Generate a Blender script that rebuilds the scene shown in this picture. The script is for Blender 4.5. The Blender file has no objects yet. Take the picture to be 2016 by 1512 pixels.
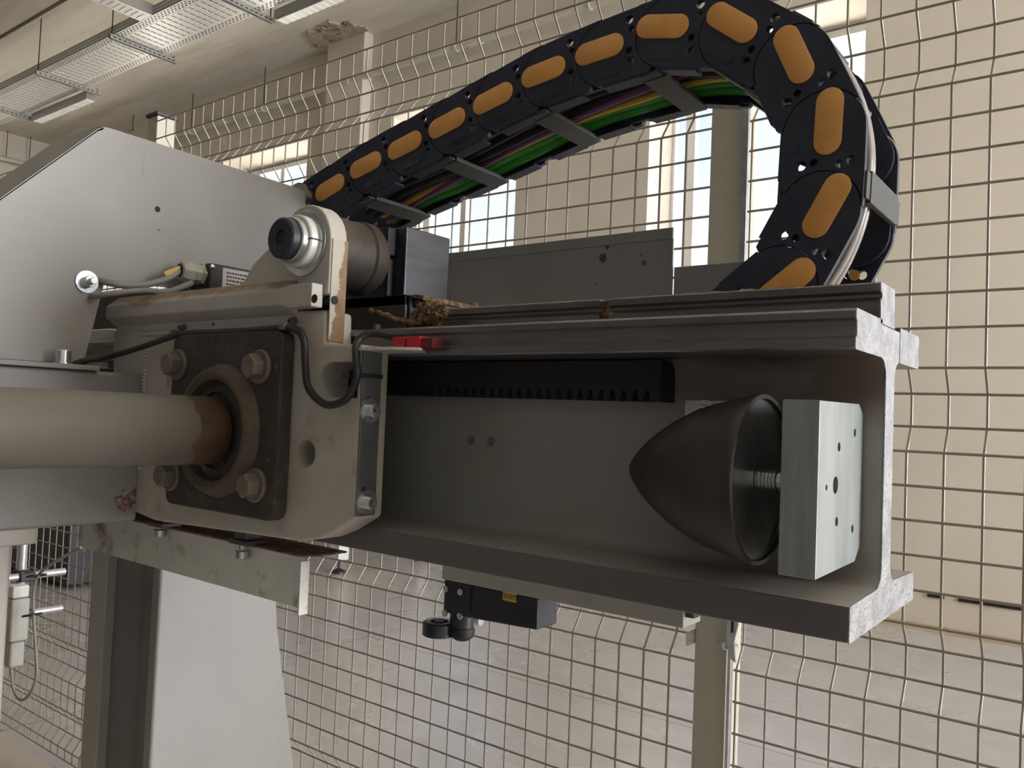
import bpy, bmesh, math, random
from mathutils import Vector, Matrix, noise as mnoise
random.seed(7)
S = bpy.context.scene
COL = S.collection
R_ = math.radians
PI = math.pi

# ------------------------------------------------------------------ camera
IW, IH, FPX = 2016.0, 1512.0, 1620.056
AX = (Vector((0.7956, 0.0097, -0.6057)), Vector((0.6044, 0.0545, 0.7948)), Vector((0.0407, -0.9985, 0.0375)))
CAM = Vector((0, 0, 1.25))          # world X runs along the beam, Y across the hall, Z up
cd = bpy.data.cameras.new('camera'); cam = bpy.data.objects.new('camera', cd); COL.objects.link(cam)
_x = Vector((AX[0][0], AX[1][0], AX[2][0])).normalized()
_z = -Vector((AX[0][2], AX[1][2], AX[2][2])); _z = (_z - _x * _z.dot(_x)).normalized()
_y = _z.cross(_x)
_m = Matrix((_x, _y, _z)).transposed().to_4x4(); _m.translation = CAM
cam.matrix_world = _m
cd.sensor_fit = 'HORIZONTAL'; cd.sensor_width = 36.0; cd.lens = 36.0 * FPX / IW
cd.clip_start = 0.02; cd.clip_end = 200
S.camera = cam

def at(px, py, X=None, Y=None, Z=None):
    """world point where a sight line of the camera meets a world plane (used only to read off measurements)"""
    u, v = (px - 1008) / FPX, (py - 756) / FPX
    d = Vector([a[0] * u + a[1] * v + a[2] for a in AX])
    t = (X - CAM.x) / d.x if X is not None else (Y - CAM.y) / d.y if Y is not None else (Z - CAM.z) / d.z
    return CAM + d * t

# ------------------------------------------------------------------ sky, daylight, exposure
S.view_settings.view_transform = 'Standard'; S.view_settings.look = 'None'
S.view_settings.exposure = 0.0; S.view_settings.gamma = 1.0; S.view_settings.use_curve_mapping = False
W = bpy.data.worlds.new('sky'); S.world = W; W.use_nodes = True
nt = W.node_tree; nt.nodes.clear()
out = nt.nodes.new('ShaderNodeOutputWorld'); bg = nt.nodes.new('ShaderNodeBackground')
tc = nt.nodes.new('ShaderNodeTexCoord'); sp = nt.nodes.new('ShaderNodeSeparateXYZ')
rmp = nt.nodes.new('ShaderNodeValToRGB')
rmp.color_ramp.elements[0].position = 0.0; rmp.color_ramp.elements[0].color = (0.92, 0.94, 1.0, 1)
rmp.color_ramp.elements[1].position = 0.46; rmp.color_ramp.elements[1].color = (0.36, 0.56, 0.90, 1)
e = rmp.color_ramp.elements.new(0.24); e.color = (0.80, 0.87, 1.0, 1)
nz = nt.nodes.new('ShaderNodeTexNoise'); nz.inputs['Scale'].default_value = 2.2; nz.inputs['Detail'].default_value = 5
mx = nt.nodes.new('ShaderNodeMix'); mx.data_type = 'RGBA'
cr = nt.nodes.new('ShaderNodeValToRGB'); cr.color_ramp.elements[0].position = 0.45; cr.color_ramp.elements[1].position = 0.7
nt.links.new(tc.outputs['Generated'], sp.inputs[0]); nt.links.new(sp.outputs['Z'], rmp.inputs[0])
nt.links.new(tc.outputs['Generated'], nz.inputs['Vector']); nt.links.new(nz.outputs[0], cr.inputs[0])
nt.links.new(cr.outputs[0], mx.inputs[0]); nt.links.new(rmp.outputs[0], mx.inputs[6]); mx.inputs[7].default_value = (0.95, 0.95, 1, 1)
nt.links.new(mx.outputs[2], bg.inputs[0]); bg.inputs[1].default_value = 1.35
nt.links.new(bg.outputs[0], out.inputs[0])

def area(name, loc, direction, sx, sy, power, col=(1, 1, 1), portal=False):
    l = bpy.data.lights.new(name, 'AREA'); l.shape = 'RECTANGLE'; l.size = sx; l.size_y = sy
    l.energy = power; l.color = col
    if portal: l.cycles.is_portal = True
    o = bpy.data.objects.new(name, l); COL.objects.link(o); o.location = loc
    o.rotation_euler = Vector(direction).to_track_quat('-Z', 'Y').to_euler()
    return o
# daylight coming in through the gate opening in the end wall
area('gate_daylight', (7.9, 3.9, 2.3), (-1, 0.02, 0.06), 3.8, 3.9, 900, (0.965, 0.98, 1.0))
sun = bpy.data.lights.new('sun', 'SUN'); sun.energy = 40; sun.angle = R_(.6); sun.color = (1, .95, .88)
so = bpy.data.objects.new('sun', sun); COL.objects.link(so); so.location = (0, 0, 20)
so.rotation_euler = Vector((-.2, .3, -.93)).to_track_quat('-Z', 'Y').to_euler()      # stands behind the hall, lights the yard outside

# ------------------------------------------------------------------ material helpers
def new_mat(name):
    m = bpy.data.materials.new(name); m.use_nodes = True
    n = m.node_tree; b = n.nodes['Principled BSDF']
    return m, n, b
def N(n, t, **kw):
    x = n.nodes.new(t)
    for k, v in kw.items(): setattr(x, k, v)
    return x
def texco(n, world=False, stretch=(1, 1, 1)):
    if world:
        g = N(n, 'ShaderNodeNewGeometry'); src = g.outputs['Position']
    else:
        g = N(n, 'ShaderNodeTexCoord'); src = g.outputs['Object']
    mp = N(n, 'ShaderNodeMapping'); mp.inputs['Scale'].default_value = stretch
    n.links.new(src, mp.inputs['Vector'])
    return mp.outputs[0]
def fnoise(n, vec, scale, detail=4, rough=0.55, lo=0.4, hi=0.6):
    t = N(n, 'ShaderNodeTexNoise'); t.inputs['Scale'].default_value = scale; t.inputs['Detail'].default_value = detail
    t.inputs['Roughness'].default_value = rough
    n.links.new(vec, t.inputs['Vector'])
    r = N(n, 'ShaderNodeMapRange'); r.inputs['From Min'].default_value = lo; r.inputs['From Max'].default_value = hi
    n.links.new(t.outputs[0], r.inputs['Value'])
    return r.outputs[0]
def mix(n, fac, a, b):
    m = N(n, 'ShaderNodeMix', data_type='RGBA')
    if isinstance(fac, (int, float)): m.inputs[0].default_value = fac
    else: n.links.new(fac, m.inputs[0])
    for i, c in ((6, a), (7, b)):
        if isinstance(c, tuple): m.inputs[i].default_value = (*c, 1) if len(c) == 3 else c
        else: n.links.new(c, m.inputs[i])
    return m.outputs[2]
def mul(n, a, k):
    m = N(n, 'ShaderNodeMath', operation='MULTIPLY'); n.links.new(a, m.inputs[0])
    if isinstance(k, (int, float)): m.inputs[1].default_value = k
    else: n.links.new(k, m.inputs[1])
    return m.outputs[0]
def bump(n, b, h, strength=0.2, dist=0.002):
    x = N(n, 'ShaderNodeBump'); x.inputs['Strength'].default_value = strength; x.inputs['Distance'].default_value = dist
    n.links.new(h, x.inputs['Height']); n.links.new(x.outputs[0], b.inputs['Normal'])
def M(name, col, rough=0.5, metal=0.0, col2=None, scale=12, lo=0.45, hi=0.62, amt=1.0, world=True, stretch=(1, 1, 1),
      bumps=None, var=0.0, col3=None, scale3=40, lo3=0.58, hi3=0.66, coat=0.0):
    m, n, b = new_mat(name)
    v = texco(n, world, stretch); c = col
    if var: c = mix(n, mul(n, fnoise(n, v, scale * 2.3, 3, lo=.3, hi=.7), var), c, tuple(x * 0.55 for x in col))
    if col2: c = mix(n, mul(n, fnoise(n, v, scale, 6, .65, lo, hi), amt), c, col2)
    if col3: c = mix(n, fnoise(n, v, scale3, 5, .6, lo3, hi3), c, col3)
    if isinstance(c, tuple): b.inputs['Base Color'].default_value = (*c, 1)
    else: n.links.new(c, b.inputs['Base Color'])
    b.inputs['Roughness'].default_value = rough; b.inputs['Metallic'].default_value = metal
    if coat: b.inputs['Coat Weight'].default_value = coat; b.inputs['Coat Roughness'].default_value = 0.2
    if bumps: bump(n, b, fnoise(n, v, bumps[0], 4, lo=.3, hi=.7), bumps[1], bumps[2] if len(bumps) > 2 else 0.001)
    return m
def split_mat(name, colA, colB, axis, edge, wob, nscale=30, rough=0.5, soft=0.001, colAv=None, tilt=0.0, z0=0.0):
    """colA where coord < edge (+ ragged noise), colB beyond: a worn paint edge"""
    m, n, b = new_mat(name)
    g = N(n, 'ShaderNodeNewGeometry'); s = N(n, 'ShaderNodeSeparateXYZ'); n.links.new(g.outputs['Position'], s.inputs[0])
    nn = fnoise(n, g.outputs['Position'], nscale, 6, .7, .25, .75)
    ad = N(n, 'ShaderNodeMath', operation='MULTIPLY_ADD'); n.links.new(nn, ad.inputs[0]); ad.inputs[1].default_value = wob
    if tilt:
        zz = N(n, 'ShaderNodeMath', operation='MULTIPLY_ADD'); n.links.new(s.outputs[2], zz.inputs[0]); zz.inputs[1].default_value = -tilt; zz.inputs[2].default_value = tilt * z0
        a3 = N(n, 'ShaderNodeMath', operation='ADD'); n.links.new(zz.outputs[0], a3.inputs[0]); n.links.new(s.outputs[axis], a3.inputs[1]); n.links.new(a3.outputs[0], ad.inputs[2])
    else: n.links.new(s.outputs[axis], ad.inputs[2])
    r = N(n, 'ShaderNodeMapRange'); r.inputs['From Min'].default_value = edge + wob * .5; r.inputs['From Max'].default_value = edge + wob * .5 + soft
    n.links.new(ad.outputs[0], r.inputs['Value'])
    a2 = mix(n, fnoise(n, g.outputs['Position'], 9, 4, lo=.4, hi=.75), colA, colAv or tuple(x * .8 for x in colA))
    b2 = mix(n, fnoise(n, g.outputs['Position'], 60, 4, lo=.35, hi=.7), colB, tuple(x * .55 for x in colB))
    c = mix(n, r.outputs[0], a2, b2)
    n.links.new(c, b.inputs['Base Color']); b.inputs['Roughness'].default_value = rough
    return m

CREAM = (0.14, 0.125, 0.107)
RUST = (0.20, 0.105, 0.05)
DUST = (0.30, 0.215, 0.135)
m_wall = M('wall_paint', (0.71, 0.655, 0.565), 0.85, col2=(0.66, 0.60, 0.515), scale=1.1, lo=.4, hi=.75, bumps=(30, .06))
m_ceil = M('cast_concrete', (0.78, 0.73, 0.63), 0.9, col2=(0.52, 0.47, 0.39), scale=1.5, lo=.47, hi=.72, stretch=(0.22, 1.6, 1),
           var=.25, col3=(0.70, 0.66, 0.59), scale3=2.1, lo3=.52, hi3=.66, bumps=(6, .35, .01))
m_win = M('white_window_frame', (0.78, 0.78, 0.77), 0.35)
m_fence = M('cream_fence_paint', (0.34, 0.295, 0.235), 0.10, var=.15)
m_fence.node_tree.nodes['Principled BSDF'].inputs['Specular IOR Level'].default_value = 1.0
m_post = M('cream_post_paint', (0.52, 0.50, 0.42), 0.4, var=.1)
m_galv = M('galvanised_sheet', (0.76, 0.77, 0.73), 0.38, 0.30, col2=(0.58, 0.59, 0.55), scale=14, lo=.4, hi=.7, col3=(0.24, 0.20, 0.15), scale3=24, lo3=.57, hi3=.72, var=.2)
m_tray = M('bright_galvanised', (0.86, 0.85, 0.80), 0.30, 0.35, var=.12)
m_trayd = M('dull_galvanised', (0.40, 0.40, 0.38), 0.45, 0.7)
m_void = M('punched_slot', (0.03, 0.03, 0.028), 0.9)
m_lampw = M('lamp_diffuser', (0.85, 0.84, 0.80), 0.4)
m_pipe = M('cream_conduit', (0.60, 0.57, 0.47), 0.45)
m_grey = M('warm_grey_paint', (0.43, 0.425, 0.40), 0.5, col2=(0.36, 0.34, 0.31), scale=9, lo=.5, hi=.75, bumps=(300, .08))
m_beam = M('beam_paint', (0.33, 0.325, 0.30), 0.42, col2=(0.27, 0.215, 0.16), scale=5, lo=.5, hi=.75, col3=(0.16, .10, .065), scale3=13, lo3=.66, hi3=.76, stretch=(.6, 1, 1), bumps=(120, .1))
m_steel = M('ground_steel', (0.25, 0.24, 0.25), 0.33, 0.8, col2=(0.14, 0.115, 0.10), scale=9, lo=.5, hi=.74, stretch=(.35, 1, 3), col3=(.17, .12, .09), scale3=34, lo3=.64, hi3=.76)
m_cut = M('raw_sawn_steel', (0.42, 0.425, 0.44), 0.5, 0.4, col2=(0.30, .30, .32), scale=60, lo=.4, hi=.6, bumps=(250, .9, .0015))
m_rack = M('black_oxide_steel', (0.022, 0.022, 0.028), 0.45, 0.3)
m_cast = M('cream_casting_paint', (0.46, 0.435, 0.39), 0.42, col2=(0.40, 0.345, 0.27), scale=11, lo=.48, hi=.72, col3=(0.27, 0.19, .12), scale3=21, lo3=.64, hi3=.78, bumps=(60, .25, .0015), coat=.15)
m_ledge = split_mat('casting_ledge_dust', (0.48, 0.455, 0.405), DUST, 2, 1.346, .012, 22, .55, .006)
m_lugside = split_mat('rust_worn_paint', (0.46, 0.42, 0.34), (0.27, 0.165, 0.075), 1, .449, .014, 60, .6, tilt=.12, z0=1.31)
m_bear = M('dirty_cast_iron', (0.040, 0.034, 0.030), 0.7, col2=(0.085, .065, .045), scale=26, lo=.5, hi=.75, col3=(.14, .10, .07), scale3=90, lo3=.62, hi3=.72, bumps=(180, .7, .001))
m_ring = M('dusty_bearing_ring', (0.09, 0.068, 0.05), 0.75, col2=(0.13, .09, .058), scale=35, lo=.42, hi=.68, bumps=(180, .8, .001))
m_bolt = M('dusty_bolt', (0.175, 0.16, 0.14), 0.5, 0.25, col2=(0.16, .115, .08), scale=40, lo=.4, hi=.7)
m_zinc = M('zinc_plated', (0.62, 0.64, 0.66), 0.28, 0.95, col2=(0.45, .46, .46), scale=60, lo=.4, hi=.7)
m_black = M('black_plastic', (0.020, 0.022, 0.032), 0.42, col2=(0.035, .036, .045), scale=25, lo=.4, hi=.8)
m_link = M('black_chain_plastic', (0.021, 0.024, 0.044), 0.42, col2=(0.036, .040, .064), scale=16, lo=.45, hi=.75, bumps=(200, .15, .0005))
m_bar = M('grey_crossbar_plastic', (0.065, 0.065, 0.062), 0.5)
m_orange = M('orange_plastic', (0.80, 0.40, 0.11), 0.42, col2=(0.70, .33, .085), scale=30, lo=.45, hi=.7)
m_rubber = M('black_rubber', (0.020, 0.017, 0.018), 0.5, col2=(0.075, .052, .035), scale=12, lo=.52, hi=.8)
m_alu = M('brushed_block', (0.40, 0.43, 0.43), 0.42, 0.7, col2=(0.31, .34, .34), scale=30, lo=.4, hi=.65, stretch=(3, 1, .25), bumps=(90, .25, .0005))
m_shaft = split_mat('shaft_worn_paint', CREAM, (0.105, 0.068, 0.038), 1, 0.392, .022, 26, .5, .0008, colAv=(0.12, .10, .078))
m_cover = M('grey_sheet_paint', (0.30, 0.29, 0.28), 0.5, col2=(0.25, .24, .23), scale=5, lo=.45, hi=.8)
m_arm = M('arm_paint', (0.25, 0.245, 0.245), 0.5, col2=(0.21, .20, .19), scale=7, lo=.5, hi=.75)
m_rust = M('rust_scale', (0.30, 0.17, .10), 0.9, col2=(0.13, .07, .045), scale=120, lo=.42, hi=.6, bumps=(300, 1, .002))
m_cable = M('black_cable', (0.018, 0.017, 0.017), 0.45)
m_gcable = M('grey_cable', (0.23, 0.24, 0.24), 0.45)
m_gland = M('beige_gland', (0.40, 0.385, 0.33), 0.5, var=.1)
m_yel = M('yellow_marker', (0.60, 0.42, 0.06), 0.5)
m_yelc = M('yellow_cable', (0.80, 0.50, 0.07), 0.4)
m_grn = M('green_cable', (0.065, 0.36, 0.055), 0.4)
m_pur = M('purple_cable', (0.22, 0.09, 0.20), 0.4)
m_hose = M('clear_hose', (0.30, 0.27, 0.25), 0.2)
m_red = M('red_plastic', (0.50, 0.018, 0.022), 0.4)
m_dred = M('dark_red_plastic', (0.14, 0.02, 0.025), 0.5)
m_label = M('white_label', (0.62, 0.61, 0.60), 0.6)
m_ink = M('label_ink', (0.08, 0.07, 0.07), 0.7)
m_paleink = M('moulded_lettering', (0.12, 0.13, 0.18), 0.5)
m_swarf = M('brown_dust_clump', (0.30, 0.19, 0.10), 0.95, col2=(.12, .07, .04), scale=150, lo=.42, hi=.6, bumps=(400, 1, .002))
m_dark = M('oily_dark_steel', (0.085, 0.078, 0.08), 0.4, 0.6, col2=(.16, .12, .085), scale=20, lo=.52, hi=.75)
m_boss = M('dusty_dark_steel', (0.016, 0.015, 0.014), 0.6, 0.1, col2=(.070, .048, .032), scale=12, lo=.46, hi=.7)
m_brush = M('brushed_dark_steel', (0.12, 0.125, 0.145), 0.36, 0.8, col2=(.09, .09, .10), scale=16, lo=.4, hi=.65, stretch=(1, .5, 6))
m_dustline = M('fine_brown_dust', (0.34, 0.23, 0.13), 0.95, col2=(.22, .14, .08), scale=90, bumps=(300, 1, .002))
m_concpatch = M('broken_plaster', (0.50, 0.44, 0.36), 0.95, col2=(0.36, .17, .08), scale=7, lo=.5, hi=.62, bumps=(20, 1, .02))
m_rod = M('satin_rod', (0.62, 0.64, 0.68), 0.3, 0.6)
m_strip = M('shaded_zinc_strip', (0.20, 0.21, 0.215), 0.42, 0.7, col2=(0.13, .14, .14), scale=30, lo=.4, hi=.7)  # zinc with the shade on the strip put into its colour
m_plast = M('light_grey_plastic', (0.50, 0.50, 0.46), 0.5)

# the flange edges of the beam carry bare dark mill scale instead of paint
n = m_beam.node_tree; b = n.nodes['Principled BSDF']; src = b.inputs['Base Color'].links[0].from_socket
g = N(n, 'ShaderNodeNewGeometry'); s_ = N(n, 'ShaderNodeSeparateXYZ'); n.links.new(g.outputs['Position'], s_.inputs[0])
def rng(sock, a, b_):
    r_ = N(n, 'ShaderNodeMapRange'); r_.inputs['From Min'].default_value = a; r_.inputs['From Max'].default_value = b_; n.links.new(sock, r_.inputs['Value']); return r_.outputs[0]
st_ = mul(n, mul(n, rng(s_.outputs[2], 1.250, 1.272), rng(s_.outputs[0], -.33, -.22)), fnoise(n, texco(n, True, (.6, 1, 1)), 16, 5, lo=.3, hi=.5))
src = mix(n, mul(n, st_, .8), src, (0.15, 0.095, 0.065))      # oil and rust smear under the top flange near the end
l_ = N(n, 'ShaderNodeMath', operation='LESS_THAN'); n.links.new(s_.outputs[1], l_.inputs[0]); l_.inputs[1].default_value = .4772
n.links.new(mix(n, l_.outputs[0], src, (0.125, 0.115, 0.115)), b.inputs['Base Color'])

# floor: grey sealed concrete with joints
m_floor, n, b = new_mat('sealed_concrete_floor')
v = texco(n, True)
c = mix(n, fnoise(n, v, 0.9, 6, .6, .35, .7), (0.40, 0.385, 0.385), (0.47, 0.445, 0.415))
c = mix(n, mul(n, fnoise(n, v, 5, 6, .7, .5, .7), .35), c, (0.30, 0.285, 0.28))
s3 = N(n, 'ShaderNodeSeparateXYZ'); n.links.new(v, s3.inputs[0])
def jline(sock, off, period, w):
    a = N(n, 'ShaderNodeMath', operation='SUBTRACT'); n.links.new(sock, a.inputs[0]); a.inputs[1].default_value = off
    p = N(n, 'ShaderNodeMath', operation='PINGPONG'); n.links.new(a.outputs[0], p.inputs[0]); p.inputs[1].default_value = period / 2
    l = N(n, 'ShaderNodeMath', operation='LESS_THAN'); n.links.new(p.outputs[0], l.inputs[0]); l.inputs[1].default_value = w
    return l.outputs[0]
j = N(n, 'ShaderNodeMath', operation='MAXIMUM'); n.links.new(jline(s3.outputs[0], -3.35, 3.4, .004), j.inputs[0]); n.links.new(jline(s3.outputs[1], 3.2, 3.4, .004), j.inputs[1])
c = mix(n, mul(n, j.outputs[0], .8), c, (0.15, .14, .13))
# bare strip of tan floor along the foot of the long wall and the machine bed
r = N(n, 'ShaderNodeMapRange'); r.inputs['From Min'].default_value = 5.74; r.inputs['From Max'].default_value = 5.76; n.links.new(s3.outputs[1], r.inputs['Value'])
c = mix(n, r.outputs[0], c, (0.36, .27, .175))
r = N(n, 'ShaderNodeMapRange'); r.inputs['From Min'].default_value = 1.345; r.inputs['From Max'].default_value = 1.338; n.links.new(s3.outputs[1], r.inputs['Value'])
c = mix(n, mul(n, r.outputs[0], .7), c, (0.52, .45, .36))
n.links.new(c, b.inputs['Base Color'])
rr = N(n, 'ShaderNodeMapRange'); rr.inputs['To Min'].default_value = .20; rr.inputs['To Max'].default_value = .42
n.links.new(fnoise(n, v, 2.2, 5, lo=.3, hi=.7), rr.inputs['Value']); n.links.new(rr.outputs[0], b.inputs['Roughness'])
bump(n, b, fnoise(n, v, 4, 4, lo=.2, hi=.8), .12, .01)

# glass that lets the daylight through
m_glass, n, b = new_mat('window_glass')
n.nodes.remove(b); o_ = n.nodes['Material Output']
tr = N(n, 'ShaderNodeBsdfTransparent'); tr.inputs[0].default_value = (.97, .98, 1, 1)
gl = N(n, 'ShaderNodeBsdfGlossy'); gl.inputs['Roughness'].default_value = .02
ms = N(n, 'ShaderNodeMixShader'); ms.inputs[0].default_value = .05
n.links.new(tr.outputs[0], ms.inputs[1]); n.links.new(gl.outputs[0], ms.inputs[2]); n.links.new(ms.outputs[0], o_.inputs[0])

# ------------------------------------------------------------------ mesh helpers
class MB:
    def __init__(s): s.v = []; s.f = []
    def add(s, vs, fs):
        k = len(s.v); s.v += [Vector(q) for q in vs]; s.f += [tuple(i + k for i in f) for f in fs]; return s
    def box(s, x0, x1, y0, y1, z0, z1, rot=None, c=None):
        vs = [Vector((x, y, z)) for x in (x0, x1) for y in (y0, y1) for z in (z0, z1)]
        if rot is not None: vs = [c + rot @ (q - c) for q in vs]
        return s.add(vs, [(0, 1, 3, 2), (4, 6, 7, 5), (0, 4, 5, 1), (2, 3, 7, 6), (0, 2, 6, 4), (1, 5, 7, 3)])
    def prism(s, pts, axis, a, b):
        """polygon in the plane across an axis: X -> (y,z), Y -> (x,z), Z -> (x,y)"""
        def q(p, t): return (t, p[0], p[1]) if axis == 'X' else (p[0], t, p[1]) if axis == 'Y' else (p[0], p[1], t)
        n = len(pts)
        vs = [q(p, a) for p in pts] + [q(p, b) for p in pts]
        fs = [tuple(range(n))[::-1], tuple(range(n, 2 * n))] + [(i, (i + 1) % n, (i + 1) % n + n, i + n) for i in range(n)]
        return s.add(vs, fs)
    def lathe(s, prof, o, d, n=32, caps=True, ph=0.0):
        """prof: (distance along d, radius)"""
        o = Vector(o); d = Vector(d).normalized()
        u = d.orthogonal().normalized() if abs(d.z) > .9 else d.cross(Vector((0, 0, 1))).normalized()
        w = d.cross(u)
        vs = []; fs = []
        for t, r in prof:
            for i in range(n):
                a = 2 * PI * i / n + ph
                vs.append(o + d * t + (u * math.cos(a) + w * math.sin(a)) * r)
        for k in range(len(prof) - 1):
            for i in range(n):
                j = (i + 1) % n
                fs.append((k * n + i, k * n + j, (k + 1) * n + j, (k + 1) * n + i))
        if caps:
            fs.append(tuple(range(n))[::-1]); fs.append(tuple(range((len(prof) - 1) * n, len(prof) * n)))
        return s.add(vs, fs)
    def cyl(s, a, b, r, n=20, ph=0.0):
        a = Vector(a); b = Vector(b); return s.lathe([(0, r), ((b - a).length, r)], a, b - a, n, True, ph)
    def tube(s, pts, r, n=8, closed=False):
        pts = [Vector(p) for p in pts]; vs = []; fs = []; prev = None; m = len(pts)
        for i, p in enumerate(pts):
            t = (pts[min(i + 1, m - 1)] - pts[max(i - 1, 0)]).normalized()
            if prev is None: u = t.orthogonal().normalized()
            else: u = (prev - t * prev.dot(t)).normalized()
            prev = u; w = t.cross(u)
            for k in range(n):
                a = 2 * PI * k / n
                vs.append(p + (u * math.cos(a) + w * math.sin(a)) * r)
        for i in range(m - 1):
            for k in range(n):
                j = (k + 1) % n
                fs.append((i * n + k, i * n + j, (i + 1) * n + j, (i + 1) * n + k))
        fs.append(tuple(range(n))[::-1]); fs.append(tuple(range((m - 1) * n, m * n)))
        return s.add(vs, fs)
    def xf(s, mat): s.v = [mat @ q for q in s.v]; return s
    def build(s, name, mat, parent=None, bevel=0, seg=2, smooth=35, origin=None):
        me = bpy.data.meshes.new(name)
        if origin is None:
            xs = [q.x for q in s.v]; ys = [q.y for q in s.v]; zs = [q.z for q in s.v]
            origin = Vector(((min(xs) + max(xs)) / 2, (min(ys) + max(ys)) / 2, min(zs)))
        origin = Vector(origin)
        me.from_pydata([q - origin for q in s.v], [], s.f); me.validate()
        bm = bmesh.new(); bm.from_mesh(me); bmesh.ops.recalc_face_normals(bm, faces=bm.faces); bm.to_mesh(me); bm.free()
        me.materials.append(mat)
        if smooth:
            for p in me.polygons: p.use_smooth = True
            me.set_sharp_from_angle(angle=R_(smooth))
        o = bpy.data.objects.new(name, me); COL.objects.link(o)
        o.location = origin
        if parent:
            o.parent = parent; o.location = origin - wloc(parent)
        if bevel:
            bv = o.modifiers.new('bevel', 'BEVEL'); bv.width = bevel; bv.segments = seg; bv.limit_method = 'ANGLE'; bv.angle_limit = R_(38)
            bv.harden_normals = True; bv.use_clamp_overlap = True
        return o
def wloc(o):
    l = o.location.copy()
    while o.parent: o = o.parent; l += o.location
    return l
def bake(o):
    """apply the modifiers of an object"""
    dg = bpy.context.evaluated_depsgraph_get(); dg.update()
    me = bpy.data.meshes.new_from_object(o.evaluated_get(dg)); o.modifiers.clear(); o.data = me
def cut(o, cutters, mat_in=None):
    """bore holes: cutters are MB collections in world space"""
    mb = MB()
    for c in cutters:
        k = len(mb.v); mb.v += c.v; mb.f += [tuple(i + k for i in f) for f in c.f]
    co = mb.build('cutter', mat_in or o.data.materials[0])
    if mat_in: o.data.materials.append(mat_in)
    bo = o.modifiers.new('cut', 'BOOLEAN'); bo.operation = 'DIFFERENCE'; bo.object = co; bo.solver = 'EXACT'
    if mat_in: bo.material_mode = 'TRANSFER'
    bpy.context.view_layer.update()
    bake(o)
    bpy.data.objects.remove(co)
    bm = bmesh.new(); bm.from_mesh(o.data); me = bpy.data.meshes.new(o.name); bm.to_mesh(me); bm.free()
    for m_ in o.data.materials: me.materials.append(m_)
    o.data = me
    for p in o.data.polygons: p.use_smooth = True
    o.data.set_sharp_from_angle(angle=R_(20))
def absorb(o, *others):
    """surface pattern joins the mesh of the part it belongs to"""
    base = wloc(o)
    bm = bmesh.new(); bm.from_mesh(o.data)
    for q in others:
        off = wloc(q) - base; me = q.data; k = len(o.data.materials); nv = len(bm.verts)
        for m_ in me.materials: o.data.materials.append(m_)
        nf = len(bm.faces); bm.from_mesh(me)
        bm.verts.ensure_lookup_table(); bm.faces.ensure_lookup_table()
        for v_ in bm.verts[nv:]: v_.co += off
        for f_ in bm.faces[nf:]: f_.material_index += k
    bm.to_mesh(o.data); bm.free()
    for q in others: bpy.data.objects.remove(q)
    return o
def tag(o, label=None, cat=None, group=None, kind=None):
    if label: o['label'] = label
    if cat: o['category'] = cat
    if group: o['group'] = group
    if kind: o['kind'] = kind
    return o
def thing(name, label, cat, loc, group=None):
    o = bpy.data.objects.new(name, None); COL.objects.link(o); o.location = Vector(loc); o.empty_display_size = .05
    return tag(o, label, cat, group)
def struct(o): o['kind'] = 'structure'; return o
def smoothpath(pts, k=8):
    pts = [Vector(p) for p in pts]; P = [pts[0] * 2 - pts[1]] + pts + [pts[-1] * 2 - pts[-2]]; res = []
    for i in range(1, len(P) - 2):
        for j in range(k):
            t = j / k; a, b, c, d = P[i - 1], P[i], P[i + 1], P[i + 2]
            res.append(0.5 * ((2 * b) + (c - a) * t + (2 * a - 5 * b + 4 * c - d) * t * t + (3 * b - a - 3 * c + d) * t ** 3))
    res.append(pts[-1]); return res
def arc(cx, cz, r, a0, a1, n=10):
    return [(cx + r * math.cos(R_(a0 + (a1 - a0) * i / n)), cz + r * math.sin(R_(a0 + (a1 - a0) * i / n))) for i in range(n + 1)]
def rrect(x0, x1, z0, z1, r, n=5):
    return arc(x1 - r, z1 - r, r, 0, 90, n) + arc(x0 + r, z1 - r, r, 90, 180, n) + arc(x0 + r, z0 + r, r, 180, 270, n) + arc(x1 - r, z0 + r, r, 270, 360, n)
def hexbolt(mb, o, d, r_w, t_w, r_h, t_h, ph=0.2):
    d = Vector(d).normalized(); o = Vector(o)
    mb.lathe([(0, r_w), (t_w * .7, r_w), (t_w, r_w * .94)], o, d, 28)
    mb.lathe([(t_w, r_h), (t_w + t_h * .88, r_h), (t_w + t_h, r_h * .86)], o, d, 6, True, ph)
def sockbolt(mb, o, d, r_w, t_w, r_h, t_h):
    d = Vector(d).normalized(); o = Vector(o)
    if r_w: mb.lathe([(0, r_w), (t_w, r_w)], o, d, 28)
    mb.lathe([(t_w, r_h), (t_w + t_h * .93, r_h), (t_w + t_h, r_h * .92), (t_w + t_h, r_h * .55), (t_w + t_h * .45, r_h * .5)], o, d, 20)
def text_mesh(name, s, size, mat, parent, origin, right, up, extr=.0003, bold=0.0):
    cu = bpy.data.curves.new(name, 'FONT'); cu.body = s; cu.size = size; cu.extrude = extr; cu.align_x = 'CENTER'; cu.align_y = 'CENTER'; cu.offset = bold
    t = bpy.data.objects.new(name, cu); COL.objects.link(t); bpy.context.view_layer.update()
    me = bpy.data.meshes.new_from_object(t.evaluated_get(bpy.context.evaluated_depsgraph_get()))
    bpy.data.objects.remove(t)
    right = Vector(right).normalized(); up = Vector(up).normalized(); nn = right.cross(up)
    me.transform(Matrix((right, up, nn)).transposed().to_4x4()); me.materials.clear(); me.materials.append(mat)
    o = bpy.data.objects.new(name, me); COL.objects.link(o); o.location = Vector(origin)
    if parent: o.parent = parent; o.location = Vector(origin) - wloc(parent)
    return o

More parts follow.
